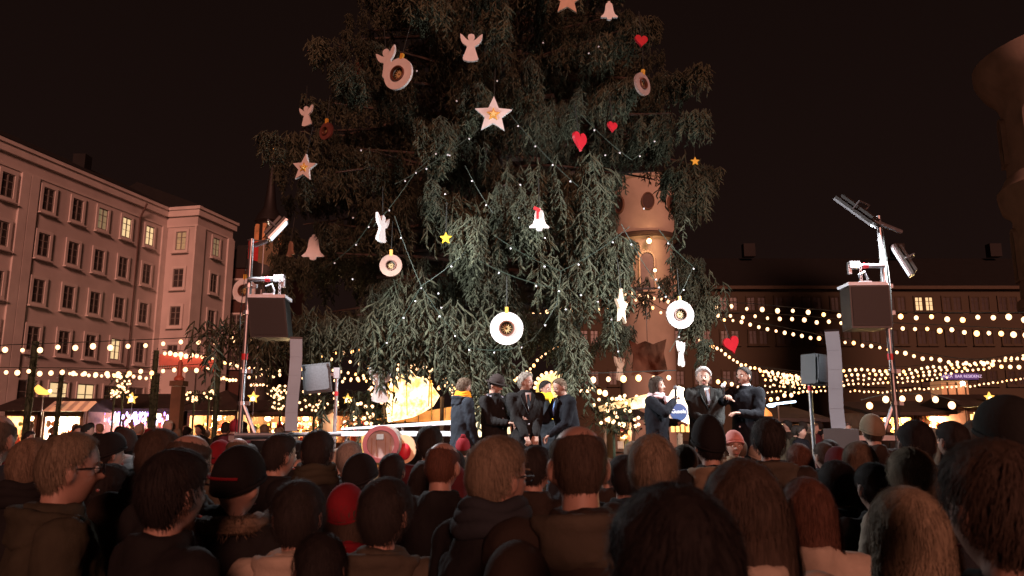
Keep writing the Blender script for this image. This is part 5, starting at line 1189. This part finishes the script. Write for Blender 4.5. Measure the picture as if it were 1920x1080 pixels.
buttons(t, D2, 3, 1.33); obj('hood', hood_me, cloth('pale_hood', (.35, .35, .42)), t).scale = (.9, .9, 1.0)
c_ = thing('small_camera', 'small dark object held in the hands of the hatted person', 'device', t.location + Matrix.Rotation(.75, 3, 'Z') @ Vector((0, -.40, 1.14))); MB().box((0, 0, 0), (.10, .05, .07)).tube([(0, -.02, 0), (0, -.06, 0)], .022).build('case', M_black(), c_, False)
D3 = figure_data(wl=(.06, -.26, .93), wr=(-.06, -.26, .93), hands=('grip', 'grip'), coat='long', head=(.75, .05, 0), seedv=3)
t = speaker_person(985, 697, 10.1, .25, 'tall grey-haired man in an open black overcoat with shirt collar, hands clasped low', D3, sk2, CL['black'], CL['black'], hair='full', hairm=HC['grey'])
shirt_tie(t, D3, cloth('dark_tie', (.02, .025, .03))); lapels(t, D3, CL['black']); buttons(t, D3, 2, 1.1)
D4 = figure_data(wl=(.18, -.15, .95), wr=(-.2, -.1, .9), coat='mid', head=(.5, .1, 0), seedv=4)
t = speaker_person(1022, 712, 11.1, .3, 'man with a bright yellow scarf half hidden behind the leaning man', D4, sk2, CL['slate'], CL['black'], hair='short', hairm=HC['dark'], scarf=CL['yellow'])
D5 = figure_data(wl=(.12, -.36, 1.0), wr=(-.10, -.50, 1.22), hands=('grip', 'open'), coat='long', head=(.1, .12, 0), lean=.18, seedv=5, palm=(0, 1.2))
t = speaker_person(1066, 706, 10.15, -1.15, 'man in a navy overcoat and blue tie leaning left with an open hand', D5, sk2, CL['navy'], CL['navy'], hair='short', hairm=HC['ashen'])
shirt_tie(t, D5, cloth('blue_tie', (.12, .2, .4))); lapels(t, D5, CL['navy'])
D6 = figure_data(wl=(.16, -.24, 1.15), wr=(-.03, -.26, 1.44), hands=('rest', 'grip'), hintr=(-.8, .2, -.6), coat='long', female=True, head=(.2, -.05, 0), seedv=6)
t = speaker_person(1229, 705, 10.2, .95, 'woman with long brown hair in a long navy coat talking into a microphone', D6, sk2, CL['navy'], CL['black'], hair='long', hairm=HC['brown'])
q = MB()
for k, (r, z, tt) in enumerate(((.10, 1.49, .028), (.092, 1.525, .026))): q.tube([(r * math.cos(a * PI / 12), r * math.sin(a * PI / 12), z + .006 * math.sin(a + k)) for a in range(25)], tt, 10, False)
q.prism([(-.07, 1.5), (.07, 1.5), (.0, 1.33)], .03, -.15); q.build('scarf', cloth('rose', (.6, .45, .47)), t)
def mic(t, D, side, label, headm):
    s = t.scale[0]; w = D['wr'] if side == 'r' else D['wl']; R3 = Matrix.Rotation(t.rotation_euler.z, 3, 'Z')
    p = t.location + R3 @ (Vector((w.x, w.y - .035, w.z + .06)) * s); m = thing('microphone', label, 'microphone', p)
    MB().tube([(0, 0, -.10), (0, 0, .08)], [.012, .017], 10).build('handle', M_black(), m); MB().ball((0, 0, .105), (.028, .028, .032)).build('mic_head', headm, m)
mic(t, D6, 'r', 'dark microphone at the mouth of the long-haired woman', mat('grey_foam', (.12, .12, .13), .8))
D7 = figure_data(wl=(.07, -.30, 1.03), wr=(-.05, -.31, 1.05), hands=('rest', 'rest'), coat='long', head=(-.35, .08, 0), seedv=7)
t = speaker_person(1317, 687, 10.2, .1, 'white-haired man in a long dark grey overcoat, hands folded in front', D7, sk2, CL['grey'], CL['grey'], hair='full', hairm=HC['white'])
shirt_tie(t, D7, cloth('grey_tie', (.14, .14, .16))); lapels(t, D7, CL['grey']); buttons(t, D7, 3, 1.12)
D8 = figure_data(wl=(.12, -.33, 1.18), wr=(-.06, -.36, 1.36), hands=('rest', 'grip'), hintr=(-.9, .3, -.5), coat='mid', head=(-.15, -.02, 0), seedv=8)
t = speaker_person(1395, 686, 10.2, -.85, 'dark-haired man in a navy jacket smiling left, holding a white microphone', D8, sk2, CL['navy'], CL['slate'], hair='short', hairm=HC['dark'])
buttons(t, D8, 3, 1.15, m=rail_w); q = MB().loft([(0, .0, 1.50, .072, .078), (0, 0, 1.545, .066, .070)]); q.build('shirt_collar', CL['white'], t)
mic(t, D8, 'r', 'white-sleeved microphone held by the dark-haired man', mat('white_foam', (.8, .8, .82), .8))
# ---------------------------------------------------------------- the crowd
PM = [figure_data(wl=(.25, -.02, .86), wr=(-.25, -.02, .86), coat=c, seedv=20 + i, female=f, head=(h, 0, 0)) for i, (c, f, h) in enumerate((('mid', False, 0), ('short', True, 0), ('long', False, .25), ('mid', True, -.2)))]
def member(px, pytop, w, yaw, label, proto=0, hair='short', hc='dark', coat='black', hat=None, hatc='black', skinm=None, hood=None, fur=False, glasses=False, scarf=None, scale=None, trs='black', face=True):
    wd = .172 if hat is None else .19
    if hair in ('long', 'bob', 'longwide', 'full', 'messy'): wd = .195
    Y = wd * FPX / w
    for _ in range(4): top = P(px, pytop, Y); s = top.z / 1.78; s2 = min(max(s, .55), 1.1); Y = wd * s2 * FPX / w
    top = P(px, pytop, Y); s = top.z / 1.78
    t = thing('person', label, 'person', (top.x, Y, 0), PI + yaw, 'people in the crowd before the stage'); t.scale = (s, s, s)
    dress(t, PM[proto], skinm or skin_r, CL[coat], CL[trs], hair=hair, hairm=HC[hc], hat=hat, hatm=CL[hatc], glasses=glasses, face=face, scarf=CL[scarf] if scarf else None)
    if hood: obj('hood', hood_me, CL[hood], t)
    if fur: obj('fur_trim', fur_me, HC['ashen'], t)
    return t
m = member      # yaw: + turns towards the left of the photo, - towards the right
m(-8, 768, 70, 0, 'bald ruddy man cut by the left edge of the photo', 0, 'thin', 'mid', 'slate')
m(58, 815, 72, -.5, 'grey-haired man second from the left edge, dark scarf', 2, 'short', 'ashen', 'black', scarf='black')
m(128, 803, 92, -.95, 'man with ash-blond hair and glasses in an olive jacket looking right', 0, 'short', 'blond', 'olive', glasses=True, hood='olive')
m(205, 815, 48, -.7, 'person in a dark cap behind the olive jacket', 0, 'short', 'dark', 'black', 'beanie', 'black')
m(235, 806, 44, .5, 'person in a dark beanie with white fringe between two larger heads', 1, 'short', 'dark', 'grey', 'beanie', 'stripe', scarf='white')
m(297, 797, 76, 0, 'round dark brown head rising before the violet lights', 0, 'short', 'brown', 'brown', scarf='grey')
m(352, 803, 82, -.3, 'man with thin brown hair and a broad bare forehead', 0, 'balding', 'brown', 'black')
m(322, 838, 118, -.75, 'near dark-haired man whose right ear and cheek catch the light', 2, 'full', 'black', 'black')
m(446, 815, 44, 0, 'small bald ginger head below the left mast', 0, 'thin', 'mid', 'khaki')
m(446, 845, 88, -.3, 'person in a black beanie with a red stripe and fur-trimmed hood', 1, None, 'dark', 'black', 'beanie', 'blackhat', fur=True)
t = bpy.context.scene.collection.objects[-1]
m(522, 808, 56, -.7, 'dark-haired man looking right, below the left speaker column', 0, 'short', 'dark', 'black')
m(596, 801, 58, 0, 'tall dark-haired man left of the monitor stand', 0, 'short', 'dark', 'black', scarf='olive')
m(655, 823, 46, 0, 'grey-haired head left of the barrel', 0, 'short', 'grey', 'brown')
m(672, 856, 58, -.8, 'person in a flat dark cap below the barrel', 2, 'short', 'black', 'black', 'beanie', 'black')
m(735, 846, 46, 0, 'small black-haired head right under the barrel', 1, 'short', 'black', 'black')
m(806, 797, 50, .2, 'round dark head standing right of the barrel', 0, 'full', 'dark', 'wine')
m(828, 820, 66, -.3, 'man with thinning red-brown hair left of the big glasses-wearer', 0, 'thin', 'red', 'black')
m(868, 822, 26, 0, 'child in a crimson knitted hat at the foot of the stage', 1, 'short', 'brown', 'khaki', 'pom', 'red')
m(648, 914, 70, 0, 'person in a bright red hood below the barrel', 1, 'bob', 'brown', 'red', 'beanie', 'red', hood='red')
m(560, 898, 96, .1, 'dark-haired person in a cream hooded jacket, bottom left of centre', 1, 'full', 'dark', 'cream', hood='cream')
m(722, 893, 98, -.1, 'dark-haired person in a khaki jacket right of the cream one', 3, 'full', 'dark', 'khaki', hood='khaki')
m(602, 998, 96, .2, 'dark head at the bottom edge between cream and khaki jackets', 1, 'full', 'black', 'black')
m(925, 808, 104, -.85, 'man with light brown hair and glasses turned right, centre of the crowd', 0, 'short', 'blond', 'black', glasses=True, scarf='slate')
m(1000, 830, 60, -.6, 'dark-haired head squeezed behind the man with glasses', 0, 'short', 'dark', 'brown')
m(1085, 782, 112, .1, 'large balding man with a tan collar in the middle of the crowd', 0, 'balding', 'brown', 'brown', hood='khaki')
m(1224, 813, 88, 0, 'woman with wavy reddish blond hair under the long-haired speaker', 3, 'messy', 'blond', 'brown')
m(1285, 830, 44, .3, 'small ginger head behind the black beanie', 0, 'short', 'mid', 'tan')
m(1328, 793, 58, 0, 'person in a tall black beanie with a tan scarf', 2, 'short', 'black', 'black', 'beanie_tall', 'blackhat', hood='tan')
m(1374, 810, 34, PI, 'child in a pink knitted hat facing the camera', 1, 'short', 'mid', 'tan', 'beanie', 'pink')
m(1440, 781, 62, -.15, 'tall dark-haired man below the man in navy, cream scarf', 0, 'full', 'dark', 'brown', hood='khaki')
m(1498, 830, 44, 0, 'red-brown head left of the right column base', 1, 'bob', 'red', 'wine')
m(1546, 826, 36, .3, 'brown-haired head just left of the grey base box', 0, 'short', 'brown', 'black')
m(1570, 842, 46, -.3, 'person in a dusky pink hat below the grey base box', 1, 'bob', 'black', 'black', 'beanie', 'wine')
m(1612, 826, 60, .1, 'woman with straight brown hair right of the grey base box', 3, 'long', 'mid', 'brown')
m(1635, 780, 40, 0, 'man in a tan cap standing before the right mast', 0, 'short', 'brown', 'brown', 'beanie', 'tan')
m(1716, 783, 62, -.2, 'dark-haired man with a visible ear right of the mast foot', 0, 'short', 'black', 'black')
m(1708, 838, 80, -.1, 'person with short wavy fair hair in a cream jacket', 1, 'messy', 'fair', 'cream')
m(1650, 905, 150, .3, 'pale padded shoulder and hood left of the fair-haired person', 3, None, 'black', 'cream', 'beanie', 'cream') if False else None
m(1786, 785, 52, .2, 'dark head right of the mast, nearer the yellow hut', 0, 'short', 'dark', 'black')
m(1828, 786, 50, -.4, 'brown-haired head before the yellow hut', 1, 'bob', 'brown', 'slate')
m(1893, 752, 105, .1, 'tall person in a smooth grey hat at the right edge', 2, 'short', 'dark', 'slate', 'beanie', 'grey')
m(1868, 818, 190, .15, 'very near brown-haired head filling the lower right corner', 0, 'full', 'brown', 'black')
m(1702, 910, 132, .0, 'person with straight fair shoulder-length hair near the bottom right', 1, 'bob', 'fair', 'black')
m(1395, 860, 140, .1, 'near person with long brown hair over a cream coat', 3, 'longwide', 'brown', 'cream')
m(1512, 893, 92, -.1, 'person with red-brown bobbed hair right of the long-haired one', 1, 'bob', 'red', 'cream')
m(1265, 905, 235, 0, 'very near black head filling the bottom centre', 2, 'messy', 'black', 'black')
m(970, 1030, 120, 0, 'dark knitted hat at the bottom edge, centre', 1, 'short', 'dark', 'black', 'beanie', 'brown')
m(205, 868, 74, 0, 'person with dark bobbed hair below the white-fringed beanie', 3, 'bob', 'black', 'black')
m(1570, 862, 66, 0, 'black-haired head between the fair-haired and red-haired ones', 1, 'full', 'black', 'black')
m(800, 862, 60, .2, 'dark shoulder-height head left of the glasses-wearer', 3, 'bob', 'dark', 'black')
m(1170, 852, 60, 0, 'dark head right of the balding man', 0, 'full', 'black', 'black')
m(1640, 862, 64, .1, 'dark-haired head left of the fair one', 0, 'short', 'black', 'black')
# red stripe on the beanie
for o in list(S.objects):
    if o.get('label', '').startswith('person in a black beanie with a red stripe'):
        q = MB(); H = PM[1]['H']; pts = []
        for j in range(13):
            a = PI * (.12 + .6 * j / 12); d = Vector((math.cos(a), math.sin(a), .30 - .05 * j / 12)).normalized(); pts.append(H @ head_pt(d, .034))
        q.tube(pts, .006, 6); q.build('red_stripe', CL['red'], o)
# fillers in the middle and far crowd, low detail
LOW = [figure_data(coat='mid', seedv=30 + i, vox=.024, cvox=.032, female=f) for i, f in enumerate((False, True))]
def lowhair():
    q = MB(); dd, ff = sph(18, 12); vs = []
    for d in dd: v = head_pt(d, 0); vs.append(v + v.normalized() * (-.012 + hair_mask(d, .02) * .032))
    return q.add(vs, ff).mesh('hair_low')
LH = lowhair()
rc = random.Random(21)
def low_person(x, y, h, rz, label, group):
    cn = rc.choice(['black', 'slate', 'brown', 'navy', 'khaki', 'wine', 'olive']); hn = rc.choice(['dark', 'brown', 'mid', 'black', 'ashen', 'grey']); hatn = rc.choice(['red', 'grey', 'black', 'cream', 'wine']) if rc.random() < .28 else None
    stn = rc.choice(['short', 'full', 'messy', 'bob']); px = x / max(y, .5) * FPX + 960
    words = {'mid': 'light brown', 'ashen': 'ash-brown', 'slate': 'slate-grey', 'wine': 'wine-red'}; cw = words.get(cn, cn)
    near = min(PLACES, key=lambda q: abs(q[0] - px))[1]
    look = 'in a %s cap' % words.get(hatn, hatn) if hatn else 'with %s %s hair' % ({'short': 'short', 'full': 'thick', 'messy': 'tousled', 'bob': 'bobbed'}[stn] if y < 10 else 'short', words.get(hn, hn))
    lab = label % ('%s and %s coat' % (look, cw)) + (' ' + near if y > 0 else '')
    t = thing('person', lab, 'person', (x, y, 0), rz, group); s = h / 1.78; t.scale = (s, s, s); D = LOW[rc.randrange(2)]
    obj('body', D['body'], skin_r, t); obj('coat', D['coat'], CL[cn], t); obj('trousers', D['trousers'], CL['black'], t)
    if hatn: hh = obj('hat', hat_mesh('beanie') if y < 10 else LH, CL[hatn], t)
    else: hh = obj('hair', LH if y > 10 else hair_mesh(stn), HC[hn], t)
    hh.matrix_local = D['H']
PLACES = [(40, 'at the far left'), (130, 'below the glowing horse'), (245, 'before the violet lights'), (335, 'below the wooden pillar'), (460, 'below the left mast'), (550, 'below the left column'), (630, 'beside the left stand'), (720, 'below the barrel'), (868, 'below the scarfed woman'),
          (930, 'below the hatted speaker'), (990, 'below the grey-haired speaker'), (1066, 'below the leaning man'), (1150, 'below the dark lit bush'), (1230, 'below the long-haired speaker'), (1313, 'below the white-haired man'), (1395, 'below the man in navy'), (1480, 'below the glitter of bulbs'), (1575, 'below the right column'), (1670, 'below the right mast'), (1790, 'below the kiosk'), (1880, 'at the far right')]
for i in range(46):
    y = rc.uniform(5.2, 8.6); x = rc.uniform(-.62, .62) * y
    if abs(x / y * FPX + 240) < 75: continue
    low_person(x, y, rc.uniform(1.42, 1.62), PI + rc.uniform(-.5, .5), 'middle-row onlooker %s', 'onlookers packed in the middle rows')
for i in range(70):
    if rc.random() < .62: y = rc.uniform(13, 22.5); x = rc.uniform(-.66, -.27) * y
    else: y = rc.uniform(13, 21); x = rc.uniform(.34, .66) * y
    low_person(x, y, rc.uniform(1.58, 1.84), rc.uniform(0, 6.28), 'tiny distant visitor %s', 'visitors at the distant huts')

# unseen onlookers added behind and beside the camera to shade the rows in front
for i in range(30):
    y = -.75 - .75 * (i // 10) + rc.uniform(-.15, .15); x = -3.2 + .72 * (i % 10) + rc.uniform(-.15, .15)
    low_person(x, y, rc.uniform(1.6, 1.80), PI + rc.uniform(-.3, .3), 'unseen back-row onlooker %s behind everyone else', 'unseen onlookers at the very back')
